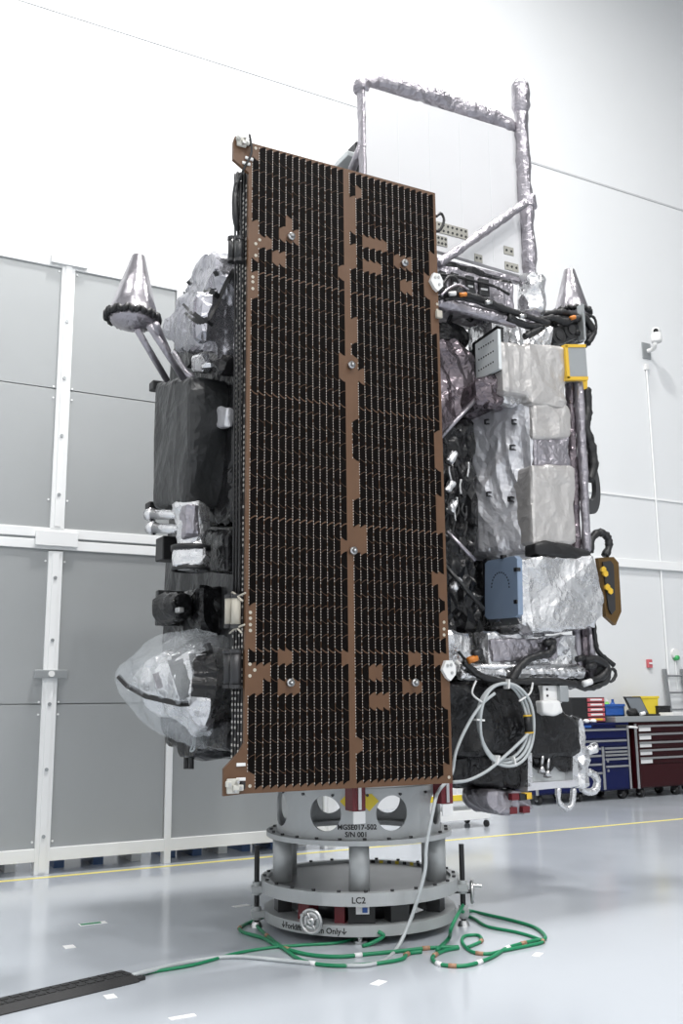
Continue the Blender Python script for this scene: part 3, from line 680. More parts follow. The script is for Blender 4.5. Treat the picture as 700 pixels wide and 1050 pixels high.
# upper beam with harness
YB=-.48
bm=B(); cyl(bm,PY(448,310,YB),PY(528,331,YB),.05,16); foil('upper_beam',bm,'mauve_foil',sat,.02,.015,7,30)
cy([(446,297),(458,300),(476,302),(497,308),(520,318),(545,326),(562,332)],YB-.06,.028)
cy([(446,306),(460,305),(480,307),(505,315),(530,322),(556,330)],YB-.04,.022)
cy([(520,325),(540,334),(556,335),(546,341),(538,345)],YB-.05,.032)
cy([(454,292),(460,284),(468,286),(470,296),(464,304),(456,308)],YB-.07,.012)
cy([(452,303),(460,296),(470,292),(480,297)],YB-.08,.012,m='mauve_foil')
for x,y,m in ((474,303,'orange'),(463,302,'white_plastic'),(500,311,'steel'),(535,325,'steel')):
    c=PY(x,y,YB-.1); bm=B(); cyl(bm,c-V((.025,0,0)),c+V((.03,-.01,.012)),.018,10); obj('connector',bm,m,sat,True)
cy([(545,321),(560,322),(575,320),(590,324),(600,330)],-.2,.03)
cy([(550,330),(565,326),(580,330),(598,326),(608,338)],-.22,.035)
cy([(600,322),(609,326),(611,337),(607,348),(600,356)],-.2,.012)
cy([(590,340),(600,345),(609,340),(602,352)],-.2,.03)
for x,y,r in ((586,338,.09),(573,344,.08),(598,338,.07)):
    c=PY(x,y,-.2); bm=B(); cyl(bm,c,c+V((0,.2,0)),r,14); bx2=obj('cable_socket',bm,'black',sat)
    bm=B(); cyl(bm,c+V((0,-.01,0)),c,r*.5,14); obj('socket_ring',bm,'dark_steel',bx2)
bm=B(); prismY(bm,[(563,322),(600,318),(603,348),(572,352),(563,346)],-.12,.35); foil('bracket_blanket',bm,'black_foil',sat,.025,.05,7,31)
bm=B(); p_=PY(598,330,-.26); box(bm,p_.x-.012,p_.x+.012,-.27,-.2,p_.z-.17,p_.z+.17); obj('bracket_plate',bm,'galvanised',sat)
c=PY(582,329,-.20); bm=B(); cyl(bm,c-V((.02,.06,0)),c+V((.03,-.06,.02)),.02,10); obj('connector',bm,'orange',sat,True)
cone(PY(586,322,.0),.17,.44,.052,'silver foil cone above the yellow taped unit, right side')
# truss seen under the beam
for p0,p1 in (((452,318),(466,316)),((466,316),(482,329)),((454,341),(466,316)),((482,329),(492,318))):
    bm=B(); cyl(bm,PY(*p0,-.1),PY(*p1,-.1),.016,8); obj('truss_rod',bm,'black',sat)
# ---- instruments on the right
def boxpx(xl,xm,xr,yt,yb,Y0):
    ym=(yt+yb)/2; X0=PY(xm,ym,Y0).x; X1=PY(xr,ym,Y0).x; Y1=PX(xl,ym,X0).y
    return X0,X1,Y0,Y1,PY(xm,yb,Y0).z,PY(xm,yt,Y0).z
bm=B(); box(bm,*boxpx(478,505,566,322,352,-.30)); foil('foil_shroud',bm,'silver_foil',sat,.025,.05,6,32)
# instrument with the white aperture plate
X0,X1,Y0,Y1,Z0,Z1=boxpx(488,511,580,343,400,-.48)
bm=B(); box(bm,X0+.03,X1,Y0,Y1+.25,Z0,Z1-.06); box(bm,X0+.3,X1-.02,Y0-.02,Y1+.1,Z0-.08,Z1); up=foil('upper_instrument',bm,'cream_cloth',sat,.025,.055,2.8,33,label='pale foil wrapped instrument with a white aperture plate')
bm=B(); prismX(bm,[(487,353),(510,337),(511.5,378),(488,391)],X0-.02,.03); pl=obj('aperture_plate',bm,'plate_white',up)
for j in range(3):
    for i in range(7):
        x=491+i*2.4; y=358-i*1.45+j*11.0; c=PX(x,y,X0-.02); bm=B(); cyl(bm,c,c+V((-.003,0,0)),.008,6); obj('vent_hole',bm,'black',pl)
bm=B(); prismX(bm,[(484,352),(509,334),(512,335),(512,380),(487,396),(484,393)],X0+.01,.04); obj('plate_frame',bm,'black',up)
bm=B(); prismY(bm,[(487,392),(512,380),(532,386),(540,400),(528,412),(505,416),(487,412)],-.40,.5); foil('lower_shroud',bm,'dark_mauve_foil',sat,.025,.06,6,34)
c=PY(591,373,-.52); bm=B(); prismY(bm,[(580,354.5),(600,354.5),(602.5,388),(582,388)],-.52,.25); yt=obj('taped_unit',bm,'galvanised',sat,label='grey box edged with yellow tape')
for q in ([(579,354),(582,354),(584.5,388),(581.5,388)],[(579,353),(600.5,353),(600.5,356),(579,356)],[(581.5,386),(603,386),(603,389.5),(581.5,389.5)]):
    bm=B(); prismY(bm,q,-.528,.05); obj('yellow_tape',bm,'gold_tape',yt)
bm=B(); prismY(bm,[(594,388),(602,388),(602,398),(597,400)],-.45,.1); obj('yellow_plug',bm,'gold_tape',yt)
# large imager
X0,X1,Y0,Y1,Z0,Z1=boxpx(486,545,588,410,560,-.45)
xa=PY(487,490,.02).x
bm=B(); prism(bm,[(X0+.02,-.43,Z0),(xa,.02,Z0),(xa,.42,Z0),(X0+.35,.42,Z0),(X0+.35,-.4,Z0)],(0,0,Z1-Z0-.02)); prism(bm,[(X0+.0,-.38,Z1-.1),(xa+.06,.02,Z1-.1),(xa+.06,.4,Z1-.1),(X0+.3,.4,Z1-.1),(X0+.3,-.36,Z1-.1)],(0,0,.2))
im=foil('imager',bm,'smooth_foil',sat,.022,.08,2.6,35,(1,1,1),label='large imager wrapped in bright creased silver foil')
for x,y in ((500,433),(528,433),(526,459),(502,507),(524,512)):
    g_=ray(x,y); n_=V((-.45,-(X0-xa),0)).normalized(); p0_=V((X0,-.47,0)); c=CAM+g_*((p0_-CAM).dot(n_)/g_.dot(n_)); t_=V((n_.y,-n_.x,0)); t_=t_ if t_.x>0 else -t_
    bm=B(); obox(bm,c-t_*.018,t_*.003,n_*.03,V((0,0,.02))); obox(bm,c+V((0,0,.018)),t_*.018,n_*.03,V((0,0,.003))); obox(bm,c-V((0,0,.018)),t_*.018,n_*.03,V((0,0,.003))); obj('blanket_clip',bm,'dark_steel',im)
bm=B(); prismY(bm,[(546,413),(575,407),(585,424),(586,448),(546,450)],-.47,.5); foil('cloth_cover',bm,'cream_cloth',im,.022,.035,3.4,36)
bm=B(); prismY(bm,[(547,447),(583,447),(585,479),(547,478)],-.45,.45); foil('foil_band',bm,'mauve_foil',im,.022,.04,5,37)
bm=B(); prismY(bm,[(545,477),(584,477),(589,480),(590,557),(546,558)],-.49,.5); foil('cloth_cover',bm,'cream_cloth',im,.022,.03,2.8,38)
bm=B(); prismY(bm,[(510,394),(545,396),(575,398),(580,410),(546,417),(512,412)],-.40,.4); foil('foil_shroud',bm,'silver_foil',sat,.022,.05,7,39)
# vertical tubes right of the imager
for (x0,x1),m,yy in (((583,591),'dark_mauve_foil',-.36),((592.5,602),'mauve_foil',-.42)):
    bm=B(); cyl(bm,PY(x0,385,yy),PY(x1,566,yy),.042,14); foil('vertical_tube',bm,m,sat,.018,.014,7,40+x0)
cy([(600,398),(602,420),(600,438),(606,458),(608,478),(604,492)],-.40,.045)
c=PY(603,496,-.25); bm=B(); lathe(bm,[(.15,-.02),(.27,-.02),(.27,.02),(.15,.02)],(0,0,0),32); bm.transform(Matrix.Translation(c)@Matrix.Rotation(PI/2,4,'X')@Matrix.Rotation(.5,4,'Y')); obj('hoop',bm,'dark_steel',sat)
cy([(604,566),(607,552),(614,546),(622,550),(624,560),(620,570)],-.40,.034)
bm=B(); prismY(bm,[(549,558),(560,554),(590,560),(606,565),(607,572),(575,571),(549,568)],-.53,.15); foil('black_strap',bm,'black',sat,.02,.02,6,43)
# lower instrument with the blue lid
X0,X1,Y0,Y1,Z0,Z1=boxpx(498,530,620,572,640,-.50)
bm=B(); box(bm,X0+.04,X1-.12,Y0,Y1+.1,Z0,Z1); prismY(bm,[(540,572),(606,570),(620,610),(618,632),(600,645),(545,648)],-.53,.4)
lo=foil('lower_instrument',bm,'silver_foil',sat,.022,.05,3.0,44,label='silver foil wrapped instrument with a pale blue lid')
px_=[(500,575),(527,570),(530,573),(531,630),(528,633),(500,635),(497,632),(497,578)]
bm=B(); prismX(bm,px_,X0-.02,.05); lid=obj('blue_lid',bm,'plate_blue',lo)
for i in range(14):
    t=i/13*PI; x=508+6*math.cos(t+PI/2)*-1+6; y=597-14*math.sin(t)+4; 
    c=PX(513-9*math.cos(t),602-15*math.sin(t),X0-.02); bm=B(); cyl(bm,c,c+V((-.003,0,0)),.007,6); obj('vent_hole',bm,'black',lid)
for x,y in ((529,584),(529,617),(515,571)):
    c=PX(x,y,X0-.02); bm=B(); box(bm,c.x-.012,c.x+.03,c.y-.02,c.y+.02,c.z-.015,c.z+.015,.003); obj('lid_latch',bm,'black',lid)
bm=B(); prismX(bm,[(500,634),(529,632),(533,640),(503,643)],X0+.02,.1); obj('lid_ledge',bm,'stand_plate',lo)
bm=B(); prismX(bm,[(495,574),(499,572),(499,640),(494,636)],X0+.03,.05); obj('lid_frame',bm,'black',lo)
gp=[(613,572),(629,571),(634,577),(637,627),(631,641),(621,632),(618,600)]
bm=B(); prismY(bm,gp,-.44,.04); gd=obj('gold_plate',bm,'gold',lo,label='gold coloured plate at the end of the lower instrument')
bm=B(); prismY(bm,[(618,576),(626,575),(629,579),(631,625),(627,630),(624,624)],-.455,.015); obj('plate_rib',bm,'dark_steel',gd)
for x,y in ((619,584),(623,602),(626,606),(621,588)):
    c=PY(x,y,-.47); bm=B(); cyl(bm,c,c+V((0,.03,0)),.03,6,.02); obj('gold_nut',bm,'gold_tape',gd)
# lower trays, rails, harness
bm=B(); box(bm,*boxpx(478,500,590,650,684,-.38)); foil('foil_tray',bm,'silver_foil',sat,.025,.06,6,45)
bm=B(); prismY(bm,[(502,655),(575,655),(572,676),(506,678)],-.42,.06); foil('tray_panel',bm,'mauve_foil',sat,.018,.03,7,46)
bm=B(); prismY(bm,[(455,648),(482,650),(484,690),(455,690)],-.30,.3); foil('foil_tray',bm,'silver_foil',sat,.025,.06,6,47)
bm=B(); cyl(bm,PY(472,684,-.42),PY(590,684,-.42),.025,12); obj('rail',bm,'silver_foil',sat,True)
bm=B(); cyl(bm,PY(470,691,-.40),PY(597,689,-.40),.05,14); foil('rail',bm,'silver_foil',sat,.018,.02,8,48)
bm=B(); prismY(bm,[(470,695),(600,694),(598,705),(470,706)],-.25,.6); foil('underside',bm,'black_foil',sat,.025,.02,6,49)
for x0,x1,m in ((590,594,'mauve_foil'),(597,601,'dark_mauve_foil'),(604,608,'mauve_foil')):
    bm=B(); cyl(bm,PY(x0,640,-.34),PY(x1,694,-.34),.035,12); obj('vertical_tube',bm,m,sat,True)
cy([(608,634),(610,655),(613,668),(622,676),(629,682)],-.38,.02)
cy([(559,660),(566,658),(564,669),(552,672),(540,677),(530,687),(524,698)],-.47,.034)
cy([(475,678),(490,692),(510,698),(535,699),(565,698),(590,702)],-.48,.026)
cy([(470,668),(480,680),(495,692),(520,699)],-.47,.012)
cy([(585,699),(600,705),(612,703),(622,696),(620,682),(606,680)],-.40,.03)
cy([(618,690),(628,686),(631,692),(626,699),(620,694)],-.40,.014)
cy([(600,678),(610,676),(622,684),(616,694),(604,698)],-.42,.034)
for x,y,m in ((484,676,'orange'),(606,683,'black'),(602,700,'white_label'),(595,675,'black'),(489,669,'dark_steel')):
    c=PY(x,y,-.5); bm=B(); cyl(bm,c-V((.04,0,.01)),c+V((.04,0,.01)),.026,12); obj('connector',bm,m,sat,True)
bm=B(); prismY(bm,[(598,674),(618,672),(620,698),(602,706),(594,694)],-.30,.25); foil('bracket_blanket',bm,'black_foil',sat,.022,.04,7,50)
bm=B(); p_=PY(620,688,-.38); box(bm,p_.x-.01,p_.x+.01,-.38,-.2,p_.z-.12,p_.z+.1); obj('bracket_plate',bm,'galvanised',sat)
# recess between the solar panels and the instruments
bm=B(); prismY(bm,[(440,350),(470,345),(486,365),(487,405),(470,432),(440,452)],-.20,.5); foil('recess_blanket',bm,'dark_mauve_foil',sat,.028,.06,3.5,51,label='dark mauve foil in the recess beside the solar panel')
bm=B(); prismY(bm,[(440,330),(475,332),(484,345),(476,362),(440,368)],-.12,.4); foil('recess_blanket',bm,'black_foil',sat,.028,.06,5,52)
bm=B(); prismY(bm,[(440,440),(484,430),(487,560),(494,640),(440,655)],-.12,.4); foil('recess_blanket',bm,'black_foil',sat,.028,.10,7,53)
for x,y in ((463,470),(461,500),(464,520),(467,600)):
    c=PY(x,y,-.28); bm=B(); cyl(bm,c+V((-.03,0,-.04)),c+V((.03,0,.05)),.035,12); foil('foil_wrap',bm,'silver_foil',sat,.014,.02,9,54+x)
for p0,p1,m in (((452,448),(487,410),'mauve_foil'),((458,545),(487,575),'mauve_foil'),((456,580),(496,625),'charcoal_foil'),((467,678),(482,692),'white_plastic')):
    bm=B(); cyl(bm,PY(*p0,-.30),PY(*p1,-.36),.018,10); obj('strut',bm,m,sat,True)
for k in range(14):
    x=459+random.random()*22; y=445+random.random()*110
    cy([(x,y),(x+4*random.random()-2,y+7),(x+8*random.random()-4,y+15)],-.22,.012,m='black' if k%3 else 'steel',name='wire')
# ---- lower body on the right
YK=-.40
bm=B(); prismY(bm,[(440,702),(572,702),(578,735),(594,738),(596,770),(585,777),(540,776),(440,776)],YK,.9)
lb=foil('lower_blanket',bm,'black_foil',sat,.035,.06,3.6,60,(1,1,1),label='black foil blanket under the instruments')
bm=B(); prismY(bm,[(440,774),(539,774),(540,808),(440,806)],YK+.05,.6); foil('lower_blanket',bm,'black_foil',sat,.03,.05,4,61,(2,1,.4))
bm=B(); prismY(bm,[(540,768),(590,770),(588,786),(578,792),(570,785),(562,792),(552,786),(545,776)],YK+.03,.07); foil('thruster_blanket',bm,'black_foil',sat,.025,.06,7,62)
bm=B(); p_=PY(566,712,YK-.05); box(bm,p_.x-.10,p_.x+.09,YK-.06,YK+.02,p_.z-.07,p_.z+.07,.006); wb=obj('white_bracket',bm,'white_plastic',sat,label='white bracket with a white wrapped fitting below')
for dx,dz in ((-.06,.04),(-.06,-.01)):
    bm=B(); cyl(bm,(p_.x+dx,YK-.065,p_.z+dz),(p_.x+dx,YK-.06,p_.z+dz),.01,8); obj('bolt',bm,'dark_steel',wb)
bm=B(); box(bm,p_.x+.04,p_.x+.13,YK-.10,YK+.02,p_.z-.06,p_.z+.07,.01); obj('bracket_cup',bm,'galvanised',wb)
bm=B(); prismY(bm,[(556,719),(575,718),(577,731),(566,734),(557,731)],YK-.10,.12); foil('white_wrap',bm,'white_plastic',wb,.016,.02,8,63)
# silver lower frame with thruster
bm=B(); prismY(bm,[(541,772),(545,772),(546,806),(541,807)],YK-.02,.1); fr=obj('frame_post',bm,'silver_foil',sat)
bm=B(); prismY(bm,[(541,803),(592,800),(593,806),(541,811)],YK-.02,.5); obj('frame_sill',bm,'smooth_foil',sat)
bm=B(); prismY(bm,[(544,772),(592,772),(590,802),(544,804)],YK+.10,.05); foil('frame_back',bm,'plate_white',sat,.02,.03,5,64)
bm=B(); prismY(bm,[(587,772),(592,772),(593,806),(587,806)],YK-.0,.1); obj('frame_post',bm,'silver_foil',sat)
bm=B(); prismY(bm,[(593,735),(598,738),(603,775),(605,806),(594,808),(592,770)],YK+.02,.3); foil('frame_side',bm,'silver_foil',sat,.022,.06,7,65)
for x,y in ((555,784),(561,788)):
    c=PY(x,y,YK+.0); bm=B(); cyl(bm,c+V((.02,0,.08)),c,.014,10); cyl(bm,c,c-V((.02,.02,.06)),.014,12,.034); obj('thruster',bm,'steel',sat,True)
cable([PY(x,y,YK+.0) for x,y in ((572,808),(573,822),(580,829),(586,825),(588,808))],.022,m='silver_foil',name='foil_hose')
cable([PY(x,y,YK+.05) for x,y in ((600,792),(607,793),(612,800),(610,810),(602,812),(596,808))],.03,m='silver_foil',name='foil_hose')
c=PY(601,770,YK); bm=B(); cyl(bm,c,c+V((.10,0,.02)),.035,12,.05); foil('foil_wrap',bm,'silver_foil',sat,.015,.02,9,66)
bm=B(); prismY(bm,[(499,812),(520,809),(524,834),(510,833),(502,828),(498,820)],YK,.3); bn=foil('bagged_connector',bm,'mauve_foil',sat,.02,.05,6,67,label='crumpled foil bag of connectors hanging under the body')
bm=B(); prismY(bm,[(519,812),(542,812),(546,830),(540,833),(524,835)],YK+.03,.2); foil('connector_wrap',bm,'mauve_foil',bn,.018,.04,8,68)
for x,y,m in ((527,817,'red'),(535,817,'black'),(540,816,'gold_tape'),(525,831,'red'),(538,830,'red')):
    c=PY(x,y,YK-.0); bm=B(); box(bm,c.x-.035,c.x+.035,YK-.02,YK+.03,c.z-.025,c.z+.025,.004); obj('connector',bm,m,bn)

# ================================================================== HOSE COIL
YC=YK-.10
hose=thing('purge_hose','coil of translucent white hose tied in front of the black blanket','hose',PY(515,790,YC))
cc=PY(515.5,740,YC)
for k in range(3):
    ang=[2*PI*i/28 for i in range(28)]
    bm=B(); rx=.235+.014*k; rz=.285+.012*k
    tube(bm,[cc+V((rx*math.cos(t)+.012*k,-.012*k+.01*math.sin(3*t+k),rz*math.sin(t)-.01*k)) for t in ang],.0125,8,2,True); obj('hose_turn',bm,'hose',hose,True)
bm=B(); tube(bm,[PY(x,y,YC-.02) for x,y in ((507,711),(492,724),(477,748),(467,772),(464,790))]+[PY(459,800,-.62),PY(449,812,-.80),PY(444,830,-.85),PY(437,868,-.85),PY(436,890,-.86)]+[PY(430,915,-.85),PY(420,945,-.82)]+[PZ(405,975,.012),PZ(385,988,.012),PZ(350,990,.012),PZ(290,985,.012),PZ(240,981,.012),PZ(190,987,.012),PZ(136,1000,.03)],.0125,8,6); obj('hose_lead',bm,'hose',hose,True)
bm=B(); tube(bm,[PY(x,y,YC-.03) for x,y in ((545,748),(536,758),(520,773),(500,790),(480,800),(464,802))],.0125,8,6); obj('hose_lead',bm,'hose',hose,True)
for t_ in (1.45,3.05,4.3,4.95):
    p_=cc+V(((.25)*math.cos(t_)+.012,-.012,.295*math.sin(t_)-.01)); r_dir=V((math.cos(t_),0,math.sin(t_))); t_dir=V((-math.sin(t_),0,math.cos(t_))); bm=B(); obox(bm,p_,r_dir*.036,V((0,.03,0)),t_dir*.007); obj('tie',bm,'white_plastic',hose)
for q in ([(494,720),(484,711),(488,698)],[(532,719),(543,711),(546,700)]):
    bm=B(); tube(bm,[PY(x,y,YC-.03) for x,y in q],.008,6); obj('tie_lead',bm,'white_plastic',hose,True)
a,b=PY(540.5,733,YC-.02),PY(542.5,752,YC-.02); bm=B(); cyl(bm,a,b,.032,14); hc=obj('hose_coupling',bm,'black',hose,True)
for t in (.0,.92): p_=a.lerp(b,t); bm=B(); cyl(bm,p_,p_+(b-a)*.08,.035,14); obj('yellow_band',bm,'gold_tape',hc,True)

# ================================================================== CABLES ON THE FLOOR
def fcable(name,label,pts,r,m='green_cable',lift=0,group='green grounding cables'):
    t=thing(name,label,'cable',PZ(*pts[0][:2],0),group)
    P_=[PZ(x,y,r+(q[0] if q else 0)) for x,y,*q in pts]
    bm=B(); tube(bm,P_,r,8,8); o=obj('cable_run',bm,m,t,True); return t,P_
def bands(t,P_,idx,r,m='white_label'):
    cp=catmull(P_,8)
    for f in idx:
        i=int(f*(len(cp)-3)); a,b=cp[i],cp[i+1]; d=(b-a).normalized(); bm=B(); cyl(bm,a-d*.025,a+d*.025,r*1.25,10); obj('cable_band',bm,m,t,True)
G='green grounding cables round the stand'
t,P_=fcable('green_cable','thin green cable running from the black ramp to under the stand',[(134,1001),(160,996),(200,989),(240,978),(275,972),(310,969),(350,966),(380,955),(395,945)],.010,group=G)
t,P_=fcable('green_cable','green cable bundle curving in front of the stand from the left clamp',[(271,940,.05),(258,945),(246,951),(250,956),(270,962),(285,970),(312,978),(345,981),(380,978),(412,975),(440,972),(470,971)],.0125,group=G); bands(t,P_,(.72,),.0125); bands(t,P_,(.2,.5,.93),.0125,'copper_band')
t,P_=fcable('green_cable','second green cable lying along the front of the stand',[(262,948),(272,958),(290,972),(310,985),(340,990),(375,989),(410,984),(418,978),(432,976)],.012,group=G); bands(t,P_,(.45,),.012); bands(t,P_,(.9,.15),.012,'copper_band')
t,P_=fcable('green_cable','green cable looping far right of the stand and back',[(474,935,.1),(482,934),(500,938),(530,945),(550,952),(559,962),(545,965),(520,972),(503,982),(478,990),(452,989),(443,982),(455,975),(470,972)],.012,group=G); bands(t,P_,(.55,.8,.67),.012); bands(t,P_,(.5,.75,.9),.012,'copper_band')
t,P_=fcable('green_cable','inner green cable running beside the far right loop',[(473,937),(486,942),(500,950),(530,956),(550,962),(556,966),(540,970),(515,975),(500,978),(484,976),(474,967),(476,960),(490,959),(493,965),(480,971)],.011,group=G); bands(t,P_,(.35,.62,.95),.011,'copper_band')
bm=B(); tube(bm,[pol(.755,1.42,.14)+V((0,0,0)),PZ(463,950,.12),PZ(460,962,.02),PZ(448,974,.015)],.013,8); tag(obj('green_cable',bm,'green_cable',None,True),'short green cable dropping from the right rod clamp to the floor','cable',G)
bm=B(); tube(bm,[pol(.705,.17,.09),PZ(393,960,.06),PZ(381,967,.02),PZ(372,970,.012)],.013,8); tag(obj('green_cable',bm,'green_cable',None,True),'short green cable hanging from the front of the lower ring','cable',G)

# ================================================================== CABLE RAMP
r0,r1=PZ(0,1034,0),PZ(131,1003,0); d=(r1-r0).normalized(); nrm=V((-d.y,d.x,0))
ramp=thing('cable_ramp','black rubber cable ramp lying on the floor at the lower left','cable ramp',r1)
e0=r1-d*2.2
bm=B(); prof=[(-.125,0),(.125,0),(.125,.006),(.07,.034),(-.07,.034),(-.125,.006)]
for i in range(2):
    s=e0.lerp(r1,i/2)+d*(.004 if i else 0); e=e0.lerp(r1,(i+1)/2)
    bm=B(); prism(bm,[s+nrm*a_+V((0,0,z)) for a_,z in prof],e-s); rb=obj('ramp_section',bm,'black_rubber',ramp)
    for k in range(18):
        p_=s.lerp(e,(k+.5)/18)
        for sg in (-1,1):
            bm=B(); obox(bm,p_+nrm*.035*sg+V((0,0,.035)),d*.02,nrm*.022,V((0,0,.0025))); obj('tread_stud',bm,'black_rubber',rb)
bm=B(); prism(bm,[r1+nrm*a_+V((0,0,z)) for a_,z in [(-.11,0),(-.03,0),(-.03,.02),(-.11,.02)]],d*.05); obj('end_tab',bm,'black_rubber',ramp)

# ================================================================== TOOL CHESTS AND THINGS ON THEM
YT=5.5
def drawers(t,x0,x1,zs_,m,hm='steel'):
    for za,zb in zs_:
        bm=B(); box(bm,x0,x1,YT-.018,YT,za+.006,zb-.006,.004); dr=obj('drawer',bm,m,t)
        bm=B(); box(bm,x0+.01,x1-.01,YT-.04,YT-.018,zb-.045,zb-.012,.004); obj('handle',bm,hm,dr)
def caster(t,x,y):
    bm=B(); cyl(bm,(x-.03,y,.075),(x+.03,y,.075),.075,18); cw=obj('caster_wheel',bm,'black',t,True)
    bm=B(); cyl(bm,(x-.034,y,.075),(x+.034,y,.075),.035,12); obj('hub',bm,'steel',cw,True)
    bm=B(); box(bm,x-.045,x-.035,y-.04,y+.05,.07,.2); box(bm,x+.035,x+.045,y-.04,y+.05,.07,.2); box(bm,x-.06,x+.06,y-.06,y+.06,.19,.205); obj('caster_fork',bm,'dark_steel',t)
xb0=PY(548,790,YT).x; xb1=PY(646,790,YT).x; zT=PY(620,743,YT).z; zB=PY(620,811,YT).z
blue=thing('tool_chest','navy blue rolling tool chest with chrome drawer pulls','tool chest',((xb0+xb1)/2,YT+.35,0),'rolling tool chests')
bm=B(); box(bm,xb0,xb1,YT,YT+.7,zB,zT-.01,.01); obj('body',bm,'navy',blue)
bm=B(); box(bm,xb0-.01,xb1+.01,YT-.02,YT+.71,zT-.01,zT+.03,.01); obj('top',bm,'navy',blue)
for x in (xb0+.02,xb1-.02):
    bm=B(); box(bm,x-.02,x+.02,YT-.025,YT,zB,zT-.02,.004); obj('corner_trim',bm,'steel',blue)
h=zT-zB; q=lambda t:zT-h*t
xm=PY(618,790,YT).x
drawers(blue,xb0+.05,xb1-.05,[(q(.21),q(.05)),(q(.33),q(.22))],'navy')
drawers(blue,xb0+.05,xm-.03,[(q(.43),q(.335)),(q(.56),q(.44)),(q(.69),q(.57)),(q(.98),q(.70))],'navy')
drawers(blue,xm+.03,xb1-.05,[(q(.385),q(.335)),(q(.435),q(.39)),(q(.49),q(.44)),(q(.60),q(.50)),(q(.98),q(.61))],'navy')
bm=B(); box(bm,xm-.025,xm+.025,YT-.03,YT,zB+.02,q(.335),.004); obj('centre_trim',bm,'steel',blue)
for zz in (q(.555),q(.70)):
    bm=B(); cyl(bm,(xm+.09,YT-.03,zz),(xm+.09,YT-.016,zz),.022,10); obj('lock',bm,'steel',blue)
c=PY(637,743.5,YT-.02); bm=B(); box(bm,c.x-.13,c.x+.13,YT-.024,YT-.016,zT-.045,zT-.012); obj('maker_plate',bm,'dark_steel',blue)
c=PY(601,744,YT-.02); bm=B(); box(bm,c.x-.1,c.x+.1,YT-.024,YT-.016,zT-.04,zT-.005); obj('blue_sticker',bm,'bright_blue',blue)
for x in (xb0+.12,(xb0+xb1)/2-.05,xb1-.12):
    for y in (YT+.1,YT+.6): caster(blue,x,y)
xr0=PY(652,790,YT).x; xr1=xr0+1.75
red=thing('tool_chest','dark red rolling tool chest with a steel top and white drawer labels','tool chest',((xr0+xr1)/2,YT+.35,0),'rolling tool chests')
zBr=zB; zTr=PY(660,742,YT).z
bm=B(); box(bm,xr0,xr1,YT,YT+.56,zBr,zT+.03,.01); obj('body',bm,'maroon',red)
bm=B(); box(bm,xr0-.42,xr1+.03,YT-.04,YT+.60,zT+.031,zTr+.12,.006); obj('steel_top',bm,'galvanised',red)
for x in (xr0+.025,xr1-.025):
    bm=B(); box(bm,x-.025,x+.025,YT-.025,YT,zBr,zTr,.004); obj('corner_trim',bm,'steel',red)
hr_=zTr-zBr; q=lambda t:zTr-hr_*t
zs_=[(q(.13),q(.01)),(q(.26),q(.14)),(q(.38),q(.27)),(q(.50),q(.39)),(q(.63),q(.51))]
drawers(red,xr0+.07,xr1-.07,zs_,'maroon')
for za,zb in zs_:
    bm=B(); box(bm,xr0+.1,xr0+.36,YT-.021,YT-.017,za+.012,zb-.05); obj('drawer_label',bm,'white_label',red)
bm=B(); box(bm,xr0+.07,xr1-.07,YT-.018,YT,q(.98),q(.64),.004); obj('drawer',bm,'maroon',red)
for x in (xr0+.16,xr0+.95,xr1-.15):
    for y in (YT+.1,YT+.46): caster(red,x,y)
zt_=zTr+.12
# organiser
x0=PY(586,725,YT+.12).x; x1=PY(620,725,YT+.12).x; zo=PY(605,715,YT+.12).z
org=thing('drawer_organiser','black small-parts organiser with pink drawers on the blue chest','organiser',((x0+x1)/2,YT+.3,zT+.03))
bm=B(); box(bm,x0,x1,YT+.12,YT+.5,zT+.03,zo,.008); obj('case',bm,'black',org)
hh=(zo-zT-.03); xs0=PY(602,725,YT+.12).x
for k in range(5):
    za=zT+.04+hh*k/5*.97; bm=B(); box(bm,xs0,x1-.025,YT+.10,YT+.13,za+.01,za+hh/5*.97-.012,.004); dr=obj('drawer',bm,'pink_drawer',org)
    bm=B(); box(bm,xs0+.05,x1-.08,YT+.094,YT+.10,za+hh*.07,za+hh*.135); obj('drawer_label',bm,'white_label' if k!=0 else 'yellow',dr)
# white rags
for x,y,lab in ((601,741,'white crumpled rag on the blue chest, left of two'),(608,742,'white crumpled rag on the blue chest, right of two')):
    c=PY(x,y,YT+.05); bm=B(); bmesh.ops.create_icosphere(bm,subdivisions=3,radius=.05,matrix=Matrix.Translation((c.x,YT+.05,zT+.06))@Matrix.Diagonal((1.2,1,.7,1)))
    for v in bm.verts: v.co+=v.co.normalized()*.015*noise.noise(v.co*25)
    tag(obj('rag',bm,'white_label',None,True),lab,'rag','rags on the blue chest')
